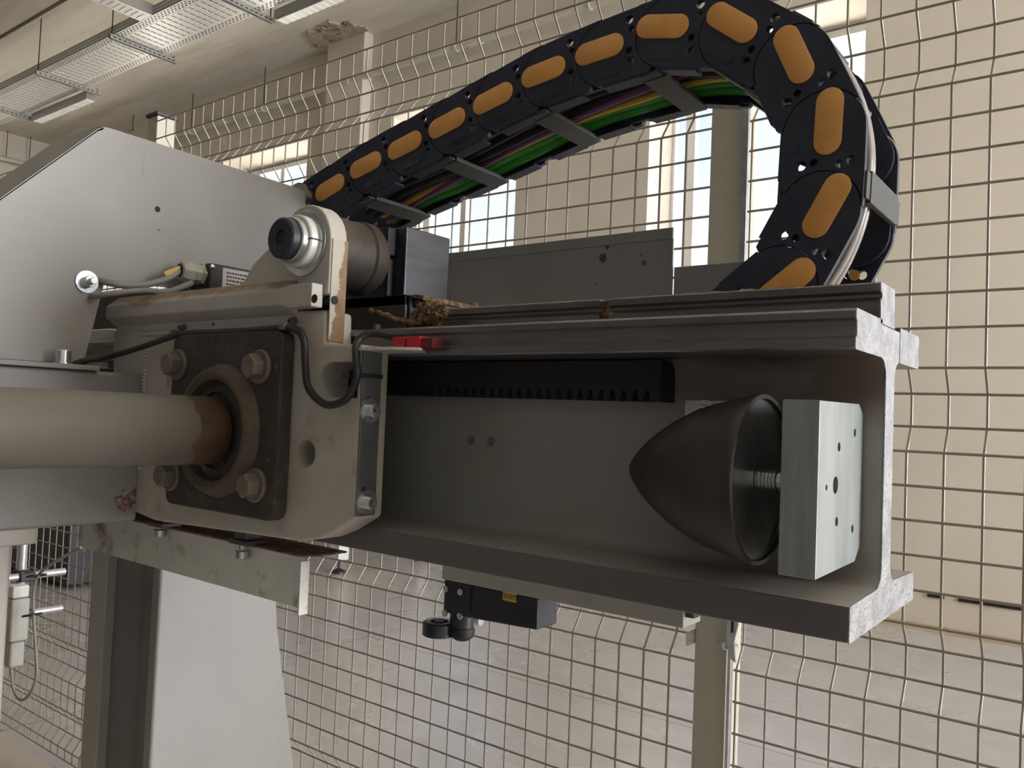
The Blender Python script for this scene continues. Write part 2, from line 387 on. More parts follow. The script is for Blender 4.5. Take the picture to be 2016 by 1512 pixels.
#SECTIONS
# ================================================================== THE HALL
XL, XR, YB, YF, ZC = -14.0, 8.0, 5.97, -3.0, 5.30
struct(MB().box(XL - .3, XR + .3, YF - .3, YB + .5, -.12, 0).build('floor', m_floor, smooth=0))
struct(MB().box(XL - .3, XR + .3, YF - .3, YB + .5, ZC, ZC + .2).build('ceiling', m_ceil, smooth=0))
# joints between the precast ceiling planks run the length of the hall
for i, yj in enumerate((0.05, 3.705)):
    struct(MB().box(XL, XR, yj - .018, yj + .018, ZC - .006, ZC).build('trim_%d' % (i + 1), M('plank_joint_%d' % i, (0.13, .105, .075), .95), smooth=0))
WX = [(-1.55 - 3.05 * k - 1.68, -1.55 - 3.05 * k) for k in range(-3, 4)]
WX.sort(); SILL, HEAD = 0.95, 4.33
w = MB(); x = XL - .3
w.box(XL - .3, XR + .3, YB, YB + .5, -.1, SILL); w.box(XL - .3, XR + .3, YB, YB + .5, HEAD, ZC + .1)
for a, b_ in WX:
    w.box(x, a, YB, YB + .5, SILL, HEAD); x = b_
w.box(x, XR + .3, YB, YB + .5, SILL, HEAD)
struct(w.build('wall_back', m_wall, smooth=0))
struct(MB().box(XL - .3, XL, YF, YB, 0, ZC).build('wall_left', m_wall, smooth=0))
w = MB(); w.box(XR, XR + .3, YF, 1.9, 0, ZC).box(XR, XR + .3, 5.85, YB, 0, ZC).box(XR, XR + .3, 1.9, 5.85, 4.4, ZC)
struct(w.build('wall_right', m_wall, smooth=0))
w = MB(); w.box(XL, XR, YF - .3, YF, 0, ZC)
struct(w.build('wall_front', M('dark_bounce_cut_wall', (0.13, .125, .115), .8), smooth=0))  # unseen wall, set close and dark to cut bounce light on the machine
YG = 6.40
for k, (a, b_) in enumerate(WX):
    if a > 1.6 : continue
    w = MB(); t = .05
    w.box(a, b_, YG - .02, YG + .05, HEAD - .085, HEAD); w.box(a, b_, YG - .02, YG + .05, SILL, SILL + .06)
    w.box(a, a + .03, YG - .02, YG + .05, SILL + .06, HEAD - .085); w.box(b_ - .03, b_, YG - .02, YG + .05, SILL + .06, HEAD - .085)
    w.box(a + .13, a + .22, YG - .03, YG + .05, SILL + .06, HEAD - .085)
    w.box(a + .66, a + .73, YG - .03, YG + .05, SILL + .06, HEAD - .085)
    wf = w.build('window_%d' % (k + 1), m_win, bevel=.006); struct(wf)
    g = MB().box(a + .03, b_ - .03, YG + .01, YG + .016, SILL + .06, HEAD - .085).build('pane', m_glass, wf, smooth=0)
    area('sky_portal', ((a + b_) / 2, YG + .10, (SILL + HEAD) / 2), (0, -1, 0), b_ - a, HEAD - SILL, 1, portal=True)
# ground outside the windows
struct(MB().box(-40, 40, 7.2, 90, -1.2, -1.0).build('trim_3', M('outdoor_gravel', (0.62, .59, .53), .95), smooth=0))
# pilasters on the long wall, one with broken plaster at its head
for i, (a, b_) in enumerate(((-7.22, -6.62), (-13.3, -12.7))):
    struct(MB().box(a, b_, YB - .13, YB, 0, ZC).build('trim_%d' % (4 + i), m_wall, bevel=.01))
bp = MB()
random.seed(3)
pts = []
for i in range(22):
    a = PI * i / 21
    pts.append((-6.93 + .42 * math.cos(a) * random.uniform(.85, 1.1), YB - .131 - .36 * math.sin(a) * random.uniform(.7, 1.15)))
pts = pts[::-1]
bp.prism(pts, 'Z', ZC - .03, ZC - .001)
tag(bp.build('plaster_patch', m_concpatch, bevel=.008), 'ragged broken plaster patch on the ceiling above the wall pilaster', 'plaster patch')
# hanging conduit along the long wall
def rod(mb, x, y, z0, z1, r=.006): mb.cyl((x, y, z0), (x, y, z1), r, 6)
root = thing('conduit_pipe', 'cream conduit pipe hung along the long windowed wall below the ceiling', 'pipe', (-7, 5.86, 4.8))
ZP = 4.80
MB().cyl((XL + .05, 5.86, ZP), (XR - .1, 5.86, ZP), .034, 16).build('pipe', m_pipe, root)
for q in (-12.4, -9.3, -5.15, -2.2): MB().cyl((q, 5.86, ZP), (q + .16, 5.86, ZP), .043, 16).build('coupling', m_pipe, root)
for q in (-12.98, -11.45, -9.93, -8.38, -6.86, -5.32, -3.8, -2.3, -.8):
    c = MB().cyl((q - .014, 5.86, ZP), (q + .014, 5.86, ZP), .040, 16).cyl((q + .018, 5.86, ZP), (q + .022, 5.86, ZP), .047, 16).build('pipe_clamp', m_galv, root)
    r_ = MB(); rod(r_, q, 5.86, ZP + .04, ZC); r_.build('hanger_rod', m_dark, c)
root = thing('conduit_pipe', 'cream conduit pipe on the far end wall, hung on two thin rods', 'pipe', (-13.85, 3, 4.88))
MB().cyl((-13.85, -3, 4.85), (-13.85, 5.8, 4.85), .036, 16).build('pipe', m_pipe, root)
for q in (5.15, 5.48, 3.6, 2.0):
    c = MB().cyl((-13.85, q - .014, 4.85), (-13.85, q + .014, 4.85), .043, 14).build('pipe_clamp', m_galv, root)
    r_ = MB(); rod(r_, -13.85, q, 4.89, ZC); r_.build('hanger_rod', m_dark, c)
# two small dark cover strips low on the long wall
for nm, a, b_, lab in (('wall_strip', -1.08, -.98, 'short dark strip low on the cream wall, left one of two'), ('wall_strip', -.90, -.555, 'long dark strip low on the cream wall, right one of two')):
    tag(MB().box(a, b_, YB - .012, YB, .18, .205).build(nm, m_rack, bevel=.003), lab, 'wall strip')

# ------------------------------------------------------------------ cable trays under the ceiling
ZT = 4.735
def tray_floor(mb, sl, x0, x1, y0, y1, z, along='X'):
    """perforated tray: bottom with ribs, two flanged sides"""
root = thing('cable_tray', 'long bright perforated cable tray running the length of the ceiling', 'cable tray', (-8, 4.02, ZT))
y0, y1 = 3.78, 4.285; xa, xb = -13.6, -3.0
t = MB(); t.box(xa, xb, y0, y1, ZT, ZT + .0025)
for k in range(int((xb - xa) / .093)):
    q = xa + .02 + k * .093
    t.box(q, q + .060, y0 + .085, y1 - .085, ZT - .003, ZT)
tb_ = t.build('tray_bottom', m_tray, root, smooth=0)
t = MB().box(xa, xb, y0 - .003, y0, ZT, ZT + .085).box(xa, xb, y0 - .003, y0 + .012, ZT + .085, ZT + .088)
tsd_ = t.build('tray_side', m_trayd, root, smooth=0)
t = MB().box(xa, xb, y1, y1 + .003, ZT, ZT + .085).box(xa, xb, y1 - .012, y1 + .003, ZT + .085, ZT + .088)
t.build('tray_side', m_tray, root, smooth=0)
t = MB()
for k in range(int((xb - xa) / .055)):      # rows of punched slots
    q = xa + .01 + k * .055
    for j, yy in enumerate((y0 + .018, y0 + .042, y0 + .064, y1 - .018, y1 - .042, y1 - .064)):
        o_ = .0275 * (j % 2)
        t.box(q + o_, q + o_ + .026, yy - .0045, yy + .0045, ZT - .0015, ZT + .0005)
for k in range(int((xb - xa) / .093)):
    q = xa + .02 + k * .093
    for j in range(5): t.box(q + .070, q + .079, y0 + .10 + j * .062, y0 + .15 + j * .062, ZT - .0015, ZT + .0005)
absorb(tb_, t.build('punched_slots', m_void, root, smooth=0))
t = MB()
for k in range(int((xb - xa) / .03)):
    q = xa + .01 + k * .03
    for zz in (.022, .052): t.box(q, q + .014, y0 - .0045, y0 - .0025, ZT + zz, ZT + zz + .012)
absorb(tsd_, t.build('side_slots', m_lampw, root, smooth=0))
lab = ['slotted steel strut under the main cable tray, nearest the far end wall', 'slotted steel strut under the main cable tray, beside the lamp farther from the camera',
       'slotted steel strut under the main cable tray, next to the branch tray', 'slotted steel strut under the main cable tray, beside the nearer lamp']
for k, q in enumerate((-12.65, -11.05, -9.43, -7.85, -6.25, -4.65)):
    root2 = thing('support_strut', lab[max(0, min(3, k - 1))] if 1 <= k <= 4 else 'slotted steel strut under the main cable tray', 'strut', (q, 4.08, ZT - .05), 'struts carrying the cable tray')
    b = MB().box(q - .02, q - .017, 3.74, 4.43, ZT - .05, ZT - .006).box(q + .017, q + .02, 3.74, 4.43, ZT - .05, ZT - .006).box(q - .017, q + .017, 3.74, 4.43, ZT - .009, ZT - .006)
    rl_ = b.build('rail', m_trayd, root2, smooth=0)
    s = MB()
    for j in range(13):
        yy = 3.77 + j * .05
        s.box(q - .0015 + .0205, q + .021, yy, yy + .028, ZT - .034, ZT - .024)
        s.box(q + .0195, q + .0215, yy, yy + .028, ZT - .034, ZT - .024)
    absorb(rl_, s.build('slots', m_void, root2, smooth=0))
    r_ = MB(); rod(r_, q, 3.762, ZT - .04, ZC); r_.cyl((q, 3.762, ZT - .006), (q, 3.762, ZT + .004), .014, 6)
    r_.build('hanger_rod', m_dark, root2)
    r_ = MB(); rod(r_, q, 4.395, ZT - .03, ZT + .02 if k < 4 else ZC); r_.build('hanger_rod', m_dark, root2)
# branch tray
root = thing('cable_tray', 'narrow branch cable tray joining the main tray from the camera side', 'cable tray', (-7.23, 2.5, ZT))
xa_, xb_, ya_, yb_ = -7.36, -7.14, -2.0, 3.775
t = MB().box(xa_, xb_, ya_, yb_, ZT, ZT + .0025)
for k in range(int((yb_ - ya_) / .055)): t.box(xa_ + .04, xb_ - .04, ya_ + k * .055, ya_ + k * .055 + .02, ZT - .005, ZT)
t.build('tray_bottom', m_tray, root, smooth=0)
MB().box(xb_ - .003, xb_, ya_, yb_, ZT, ZT + .10).build('tray_side', m_trayd, root, smooth=0)
MB().box(xa_, xa_ + .003, ya_, yb_, ZT, ZT + .10).build('tray_side', m_trayd, root, smooth=0)
# linear lamps beside the tray
def lamp(x0, x1, label):
    r = thing('linear_lamp', label, 'lamp', ((x0 + x1) / 2, 4.40, ZT - .09), 'linear lamps along the cable tray')
    MB().prism([(4.335, ZT + .01), (4.335, ZT - .06), (4.345, ZT - .075), (4.45, ZT - .075), (4.46, ZT - .06), (4.42, ZT + .01)], 'X', x0, x1).build('housing', m_trayd, r, bevel=.003)
    d = MB(); d.box(x0 + .03, x1 - .03, 4.35, 4.448, ZT - .083, ZT - .076)
    k = x0 + .06
    while k < x1 - .06: d.box(k, k + .006, 4.352, 4.446, ZT - .088, ZT - .083); k += .08
    d.build('diffuser', m_lampw, r, smooth=0)
lamp(-10.98, -9.56, 'white linear lamp below the tray, the one nearer the far end wall')
lamp(-6.12, -4.72, 'white linear lamp below the tray, the one at the top edge of the photo')

# ------------------------------------------------------------------ far machine base behind the fence
root = thing('workbench', 'white bench on levelling feet far behind the wire fence', 'workbench', (-5.6, 4.9, 0))
f = MB().box(-6.9, -4.75, 4.20, 4.30, .62, .74).box(-6.9, -4.75, 5.2, 5.3, .62, .74).box(-6.9, -6.8, 4.2, 5.3, .62, .74).box(-4.85, -4.75, 4.2, 5.3, .62, .74)
f.box(-6.9, -4.75, 4.2, 5.3, .74, .80)
f.build('frame', m_win, root, bevel=.004)
for (fx, fy) in ((-4.82, 4.25), (-4.80, 5.1), (-6.85, 4.25), (-6.85, 5.2), (-5.6, 4.9)):
    l = MB().box(fx - .05, fx + .05, fy - .05, fy + .05, .10, .62).build('leg', m_win, root, bevel=.004)
    MB().lathe([(0, .055), (.012, .055), (.03, .02), (.035, .010), (.10, .010)], (fx, fy, 0), (0, 0, 1), 18).build('levelling_foot', m_dark, l)
tag(MB().box(-7.6, -5.5, 2.55, 3.1, .02, .42).build('floor_skid', m_black, bevel=.02), 'low black skid standing on the floor far behind the fence at left', 'skid')

# ------------------------------------------------------------------ wire fence
YFEN = 1.293; FD = .027; WR = .0021
def zlist():
    """heights of the horizontal wires, with their offset at the folds"""
    L = [(2.095, 0)]
    def fold(z): L.extend([(z, 0), (z - .036, FD), (z - .084, FD), (z - .12, 0)])
    fold(2.040); fold(1.868)
    L.extend([(1.748 - .05 * k, 0) for k in range(1, 8)]); fold(1.341)
    L.extend([(1.221 - .049 * k, 0) for k in range(1, 5)]); fold(.976)
    L.extend([(.856 - .05 * k, 0) for k in range(1, 8)]); fold(.456)
    L.extend([(.290, 0)]); fold(.243); L.append((.0905, 0))
    return L
ZL = zlist()
def fence_panel(xs, x0, x1, label, group='wire mesh fence panels'):
    r = thing('wire_fence', label, 'fence', ((x0 + x1) / 2, YFEN, .09), group)
    v_ = MB()
    path = []
    for i, (z, o_) in enumerate(ZL):
        path.append((z, o_))
    for x in xs:
        pl = []
        for i, (z, o_) in enumerate(path):
            kink = (i > 0 and path[i - 1][1] != o_) or (i < len(path) - 1 and path[i + 1][1] != o_)
            if kink and 0 < i < len(path) - 1:
                zp, op = path[i - 1]; zn, on = path[i + 1]; k1 = .007 / max(.01, abs(zp - z)); k2 = .007 / max(.01, abs(zn - z))
                pl.append((x, YFEN + o_ + (op - o_) * k1, z + (zp - z) * k1)); pl.append((x, YFEN + o_, z)); pl.append((x, YFEN + o_ + (on - o_) * k2, z + (zn - z) * k2))
            elif i in (0, len(path) - 1): pl.append((x, YFEN + o_, z))
        v_.tube(pl, WR * .92, 8)
    v_.build('vertical_wires', m_fence, r, smooth=60)
    h = MB()
    for z, o_ in ZL: h.tube([(x0, YFEN + o_ - .0038, z), ((x0 + x1) / 2, YFEN + o_ - .0038, z), (x1, YFEN + o_ - .0038, z)], WR, 8)
    h.build('horizontal_wires', m_fence, r, smooth=60)
PL = [-.5091 + .0488 * k for k in range(0, 38)]
fence_panel(PL, -.512, 1.30, 'wire fence panel right of the cream post, in front of the cream wall')
fence_panel([-.627 - .0486 * k for k in range(0, 36)], -2.385, -.578, 'wire fence panel between the two cream posts, behind the beam')
fence_panel([-2.53 - .0486 * k for k in range(0, 38)], -4.38, -2.50, 'wire fence panel farthest left, beyond the left cream post')
def fpost(xc, label, latch=False):
    r = thing('fence_post', label, 'post', (xc, 1.34, 0), 'cream fence posts')
    MB().box(xc - .029, xc + .029, 1.312, 1.372, .006, 2.13).build('post', m_post, r, bevel=.003)
    MB().box(xc - .034, xc + .034, 1.307, 1.377, 2.13, 2.142).build('cap', m_black, r, bevel=.003)
    MB().box(xc - .05, xc + .05, 1.29, 1.40, 0, .008).build('base_plate', m_galv, r, bevel=.001)
    for z in (.35, .89, 1.48, 1.98):
        MB().box(xc - .034, xc - .030, 1.288, 1.318, z - .012, z + .012).cyl((xc - .036, 1.300, z), (xc - .028, 1.300, z), .006, 6).build('wire_clip', m_galv, r)
    return r
pr = fpost(-.562, 'cream square fence post with a latch clamp, seen below the beam')
fpost(-2.445, 'cream square fence post with black cap, behind the grey cover plate')
xs_ = -.528
k_ = MB().box(xs_, xs_ + .006, 1.300, 1.312, .55, 2.09).box(xs_, xs_ + .012, 1.292, 1.300, .89, 2.09)
k_.build('clamp_rail', m_zinc, pr, bevel=.001)
k_ = MB(); k_.lathe([(0, .0012), (.012, .0065), (.016, .0065), (.019, .004), (.034, .0045), (.038, .007)], (-.549, 1.300, .885), (1, -.12, .15), 12)
k_.build('latch_pin', m_zinc, pr)
k_ = MB().prism([(xs_ + .006, .875), (xs_ + .020, .868), (xs_ + .016, .90), (xs_ + .022, .93), (xs_ + .022, .99), (xs_ + .006, .99)], 'Y', 1.286, 1.290)
k_.cyl((xs_ + .012, 1.278, .955), (xs_ + .012, 1.290, .955), .008, 6)
k_.build('clamp_plate', m_zinc, pr, bevel=.0006)
MB().box(xs_ + .011, xs_ + .0145, 1.2845, 1.2862, .915, .948).build('slot', m_void, pr)
# ================================================================== THE MACHINE
# ------------------------------------------------------------------ I-beam with guide rails
XE = -.125; XB = -1.45
Y0, Y1 = .4764, .6370; YW0, YW1 = .545, .567; ZB, ZF, ZU, ZTOP = 1.1323, 1.1535, 1.294, 1.317
beam = thing('steel_beam', 'heavy grey painted I-beam with bright sawn end carrying steel guide rails', 'beam', (XE, .5565, ZB))
def fil(cx, cz, r, a0, a1): return arc(cx, cz, r, a0, a1, 6)
rf = .012
prof = [(Y0, ZB), (Y1, ZB), (Y1, ZF - .002)] + fil(YW1 + rf, ZF + rf, rf, 270, 180) + fil(YW1 + rf, ZU - rf, rf, 180, 90)[:-1] + [(YW1 + rf, ZU), (YW1 + .012, ZU + .0), (YW1 + .012, ZU + .020), (YW0 - .012, ZU + .020), (YW0 - .012, ZU)] \
    + fil(YW0 - rf, ZU - rf, rf, 90, 0) + fil(YW0 - rf, ZF + rf, rf, 0, -90) + [(Y0, ZF - .001)]
bb = MB().prism(prof, 'X', XB, XE).build('beam_body', m_beam, beam, bevel=.0015)
ends = MB().prism(prof, 'X', XE - .0002, XE + .0006).build('sawn_end', m_cut, bb, smooth=0)
cu_ = []
for px, py in ((927, 866), (966, 869)):
    p = at(px, py, Y=YW0); cu_.append(MB().cyl((p.x, YW0 - .01, p.z), (p.x, YW1 + .01, p.z), .0042, 16))
cut(bb, cu_)
# front guide rail: two proud lips and a recessed face
def rail(name, ya, yb, za, zb, sgn, x0, x1, gr=.0022):
    h = zb - za
    p = [(ya, za + .001), (ya, za + h * .27), (ya + sgn * gr, za + h * .33), (ya + sgn * gr, za + h * .70), (ya, za + h * .76), (ya, zb - .0015), (ya + sgn * .0015, zb), (yb, zb), (yb, za), (ya + sgn * .001, za)]
    r = MB().prism(p, 'X', x0, x1).build(name, m_steel, beam, smooth=0)
    MB().prism(p, 'X', x1, x1 + .0008).build('sawn_end', m_cut, r, smooth=0)
    return r
rail('front_guide_rail', .4740, .532, ZU, ZTOP, 1, XB, XE)
rail('back_guide_rail', .6372, .580, ZU, ZTOP, -1, XB, XE)
# upper rail on top of the web
zt0, zt1 = 1.3145, 1.3395
p = [(.528, zt0), (.5265, zt0 + .013), (.5300, zt0 + .016), (.5300, zt0 + .018), (.5265, zt0 + .0195), (.5265, zt1 - .001), (.5275, zt1), (.562, zt1), (.563, zt0)]
xj = at(1190, 605, Y=.527).x
ur = MB().prism(p, 'X', XB, xj - .004).prism(p, 'X', xj + .004, XE).build('upper_guide_rail', m_steel, beam, smooth=0)
MB().prism(p, 'X', XE, XE + .0008).build('sawn_end', m_cut, ur, smooth=0)
MB().prism([(.531, zt0), (.531, zt1 - .001), (.56, zt1 - .001), (.56, zt0)], 'X', xj - .004, xj + .004).build('rail_joint', m_rust, ur, smooth=0)
# gear rack under the top flange
rk = MB(); xr0, xr1 = XB + .05, at(1298, 735, Y=.52).x
zr0, zr1 = 1.2635, 1.2925
n_t = int((xr1 - xr0) / .0094)
pts = [(xr1, zr1), (xr0, zr1), (xr0, zr0)]
x = xr0
for i in range(n_t):
    pts += [(x + .0012, zr0), (x + .0030, zr0 + .0075), (x + .0052, zr0 + .0075), (x + .0070, zr0)]; x += .0094
pts += [(xr1, zr0)]
pts = [q for i, q in enumerate(pts) if i == 0 or q != pts[i - 1]]
rk.prism(pts, 'Y', .522, .545)
rk.build('gear_rack', m_rack, beam, smooth=0)
# dust lying along the rails
def dust(name, x0, x1, y0, y1, z, amp, label, seed, n=60, parent=None):
    random.seed(seed); mb = MB(); m = 4; vs = []; fs = []
    for i in range(n + 1):
        x = x0 + (x1 - x0) * i / n
        for j in range(m + 1):
            y = y0 + (y1 - y0) * j / m
            h = amp * max(.08, mnoise.noise(Vector((x * 70 + seed, y * 90, seed))) * .9 + .45) * (math.sin(PI * (j + .0) / m) * .8 + .2)
            if i in (0, n) or j in (0, m): h = h * .3
            vs.append((x, y, z + h))
    k = len(vs)
    vs += [(q[0], q[1], z - .0004) for q in vs]
    for i in range(n):
        for j in range(m):
            a = i * (m + 1) + j; fs.append((a, a + 1, a + m + 2, a + m + 1)); fs.append((a + k, a + m + 1 + k, a + m + 2 + k, a + 1 + k))
    for i in range(n):
        for j in (0, m):
            a = i * (m + 1) + j; b_ = a + m + 1; fs.append((a, b_, b_ + k, a + k))
    for j in range(m):
        for i in (0, n):
            a = i * (m + 1) + j; fs.append((a, a + 1, a + 1 + k, a + k))
    mb.add(vs, fs); o = mb.build(name, m_dustline, smooth=60)
    return tag(o, label, 'dust', kind='stuff')
dust('wood_dust', at(1200, 590, Y=.53).x, at(1640, 570, Y=.53).x, .5275, .56, zt1, .0035, 'brown dust lying along the top of the upper guide rail', 5)
dust('wood_dust', -.56, -.30, .4765, .522, ZTOP, .0028, 'brown dust lying on the front guide rail beside the carriage', 9)

# ------------------------------------------------------------------ rubber buffer on its mounting block
Xb_ = -.1367; yb0, yb1 = .4545, .5435; xb0 = -.1573
blk = thing('mounting_block', 'bright drilled steel block bolted to the beam web behind the buffer', 'block', (Xb_, .50, 1.17))
pf = [(yb0, 1.1680), (yb1 - .012, 1.1690), (yb1, 1.178), (yb1, 1.259), (yb1 - .010, 1.2655), (yb0, 1.2648)]
b_ = MB().prism(pf, 'X', xb0, Xb_).build('block_body', m_alu, blk, bevel=.0008)
hs = []
for px, py, r in ((1683, 852, .0026), (1652, 880, .0028), (1647, 1027, .0028), (1678, 1041, .0026), (1627, 960, .0018)):
    q = at(px, py, X=Xb_); hs.append(MB().cyl((xb0 + .006, q.y, q.z), (Xb_ + .01, q.y, q.z), r, 16))
q = at(1645, 955, X=Xb_); YA, ZA = q.y, q.z
hs.append(MB().cyl((xb0 - .01, YA, ZA), (Xb_ + .01, YA, ZA), .0050, 24))
cut(b_, hs)
# tag strip at the web behind the buffer
t_ = thing('stop_plate', 'small zinc plate with a screw on the beam web, half hidden by the black buffer', 'plate', (-.235, .54, 1.24))
MB().box(at(1352, 787, Y=.5445).x, -.190, .5415, .5445, 1.228, at(1352, 787, Y=.5445).z).build('plate', m_zinc, t_, bevel=.0005)
q = at(1387, 812, Y=.541)
s_ = MB(); sockbolt(s_, (q.x, .5415, q.z), (0, -1, 0), .0088, .0015, .0055, .005); s_.build('screw', m_zinc, t_)
buf = thing('rubber_buffer', 'black conical rubber buffer with zinc cup pointing left along the beam', 'buffer', (-.22, YA, ZA - .05))
xr = -.1785; RB = .0515
xa = at(1240, 915, Y=YA).x
L = xr - xa
pr_ = [(0, .0003), (.0008, .0025), (.003, .0062), (.007, .0112), (.014, .0182), (.024, .0262), (.036, .0340), (.050, .0408), (.062, .0450), (L - .020, .0468), (L - .0185, .0478), (L - .010, .0492), (L - .008, .0505), (L - .001, .0515), (L, .0510), (L, .0485), (L - .004, .0478)]
pr_ = [q for q in pr_ if q[0] <= L + 1e-6]
MB().lathe(pr_ + [(L - .02, .040), (L - .03, .02)], (xa, YA, ZA), (1, 0, 0), 64, True).build('rubber_cone', m_rubber, buf, smooth=50)
MB().lathe([(-.003, .0484), (-.0005, .0490), (-.004, .0470), (-.012, .0410), (-.017, .0300), (-.019, .0110), (-.0225, .0110), (-.021, .030), (-.016, .0415), (-.0065, .0478)], (xr, YA, ZA), (1, 0, 0), 64, True).build('zinc_cup', m_zinc, buf, smooth=60)
s_ = MB().cyl((xr - .022, YA, ZA), (xb0 + .002, YA, ZA), .0058, 16)
for i in range(12): s_.lathe([(0, .0058), (.0007, .0068), (.0014, .0058)], (xr - .016 + i * .0022, YA, ZA), (1, 0, 0), 16)
s_.build('threaded_stud', m_zinc, buf, smooth=30)
MB().lathe([(0, .0095), (.001, .0105), (.0065, .0105), (.0075, .0095)], (xb0 - .0078, YA, ZA), (1, 0, 0), 6, True, .3).build('lock_nut', m_zinc, buf)

# ------------------------------------------------------------------ carriage casting
YC = .445; YCB = .4755
def C(px, py): q = at(px, py, Y=YC); return (q.x, q.z)
car = thing('carriage_bracket', 'cream cast carriage bracket with lug and ledge riding on the beam', 'bracket', (-.68, .46, 1.14))
xe_ = C(706, 850)[0]
out_l = [C(222, 655), C(246, 620), C(300, 610), C(640, 610), C(640, 676), (xe_, C(700, 678)[1]), (xe_, C(700, 1022)[1]), C(652, 1050), C(622, 1062), C(588, 1066), C(335, 1030), C(300, 1024), C(220, 990)]
body = MB().prism(out_l, 'Y', YC, YCB).build('casting_body', m_cast, car, bevel=.0035, seg=3)
bake(body)
zs0, zs1 = C(668, 712)[1], C(668, 783)[1]; rs = (zs0 - zs1) / 2; zc_ = (zs0 + zs1) / 2
xs0 = C(630, 748)[0] + rs
sl = MB().prism(arc(xs0, zc_, rs, 90, 270, 12) + [(xe_ - .0035, zc_ - rs), (xe_ - .0035, zc_ + rs)], 'Y', YC - .02, YCB + .02)
hc = C(603, 893)
cut(body, [sl, MB().cyl((hc[0], YC - .02, hc[1]), (hc[0], YCB + .02, hc[1]), .0115, 28)])
# raised pad under the bearing
pp = [C(330, 672), C(575, 655), C(590, 668), C(600, 700), C(590, 1042), C(575, 1052), C(330, 1012)]
# lug
lx, lz = C(600, 479); LR = .0335
lug_pts = [(lx + LR, C(300, 610)[1] + .0003), (C(440, 612)[0], C(300, 610)[1] + .0003), C(440, 572), C(462, 566), C(480, 552), C(497, 520)] + [(lx + LR * math.cos(R_(a)), lz + LR * math.sin(R_(a))) for a in range(158, -1, -13)]
lug_pts = [q for q in lug_pts]
lug = MB().prism(lug_pts, 'Y', YC, YC + .0185).build('lug', m_cast, car, bevel=.002, seg=2)
xl_ = C(634, 600)[0]
bake(lug)
q = at(646, 592, X=xl_)
MB().box(lx + LR - .0002, lx + LR + .0009, YC + .002, YC + .0183, C(640, 676)[1] + .002, C(640, 470)[1]).build('rusty_side', m_sidewear if 'm_sidewear' in globals() else m_lugside, car, smooth=0)
hb = MB().cyl((lx + LR - .01, q.y, q.z), (lx + LR + .0016, q.y, q.z), .0036, 16).build('side_hole', m_void, car)
# ledge
ya_, yb_ = YC - .012, YC
xl0, xl1 = C(228, 640)[0], C(636, 600)[0]
lp = [(yb_ + .002, 1.3600), (ya_, 1.3480), (ya_, 1.3355), (ya_ + .004, 1.3330), (yb_ + .002, 1.3265)]
xlm = C(590, 600)[0]
eb = [(xlm - .012, 1.3355), (xlm, 1.3320), (xl1, 1.3320), (xl1, 1.3520), (xlm, 1.3520), (xlm - .012, 1.348)]
MB().prism(eb, 'Y', ya_ - .0005, yb_ - .0002).build('ledge_end', m_cast, car, bevel=.0012)
q = at(619, 588, Y=ya_ - .0005)
MB().cyl((q.x, ya_ - .0007, q.z), (q.x, ya_ - .0003, q.z), .0037, 20).build('drilled_hole', m_void, car)
ld = MB().prism(lp, 'X', xl0, xlm - .004).build('ledge', m_ledge, car, bevel=.0015)
bake(ld)
q = at(619, 588, Y=ya_)

MB().prism([(YC, 1.322), (YC - .0025, 1.318), (YC - .0025, 1.3165), (YC, 1.316)], 'X', xl0 + .05, xl1 - .02).build('cast_rib', m_cast, car, bevel=.0008)
XA_W = -.8155
w_ = MB()
random.seed(11)
zz_ = 1.178
while zz_ < 1.322:
    w_.lathe([(0, .0004), (.0008, .0024), (.0030, .0026), (.0042, .0004)], (XA_W + random.uniform(-.0008, .0008), YC + .0004, zz_), (0, 0, 1), 10); zz_ += .0036
w_.build('weld_bead', m_cast, car, smooth=60)
# pivot pin stack in the lug
pin = thing('pivot_pin', 'zinc washer stack with black socket plug in the lug of the cream bracket', 'pin', (lx, YC - .02, lz))
MB().lathe([(0, .0285), (.0018, .0285), (.0024, .0275), (.0024, .014)], (lx, YC, lz), (0, -1, 0), 48).build('washer', m_zinc, pin)
q = MB().lathe([(.002, .0225), (.010, .0225), (.0112, .0215), (.0112, .014)], (lx, YC, lz), (0, -1, 0), 48)
q.build('collar', m_galv, pin)
MB().box(lx + .010, lx + .0228, YC - .0114, YC - .003, lz - .0006, lz + .0006).build('collar_slit', m_void, pin)
MB().lathe([(.010, .0195), (.0165, .0195), (.0175, .0185), (.0175, .015)], (lx, YC, lz), (0, -1, 0), 48).build('inner_ring', m_zinc, pin)
MB().lathe([(.015, .0172), (.0245, .0172), (.026, .0155), (.026, .0068), (.0235, .0058), (.018, .0056)], (lx, YC, lz), (0, -1, 0), 48).build('socket_plug', m_black, pin)
MB().lathe([(.0235, .0058), (.0236, .0058)], (lx, YC, lz), (0, -1, 0), 6).build('hex_recess', m_void, pin)

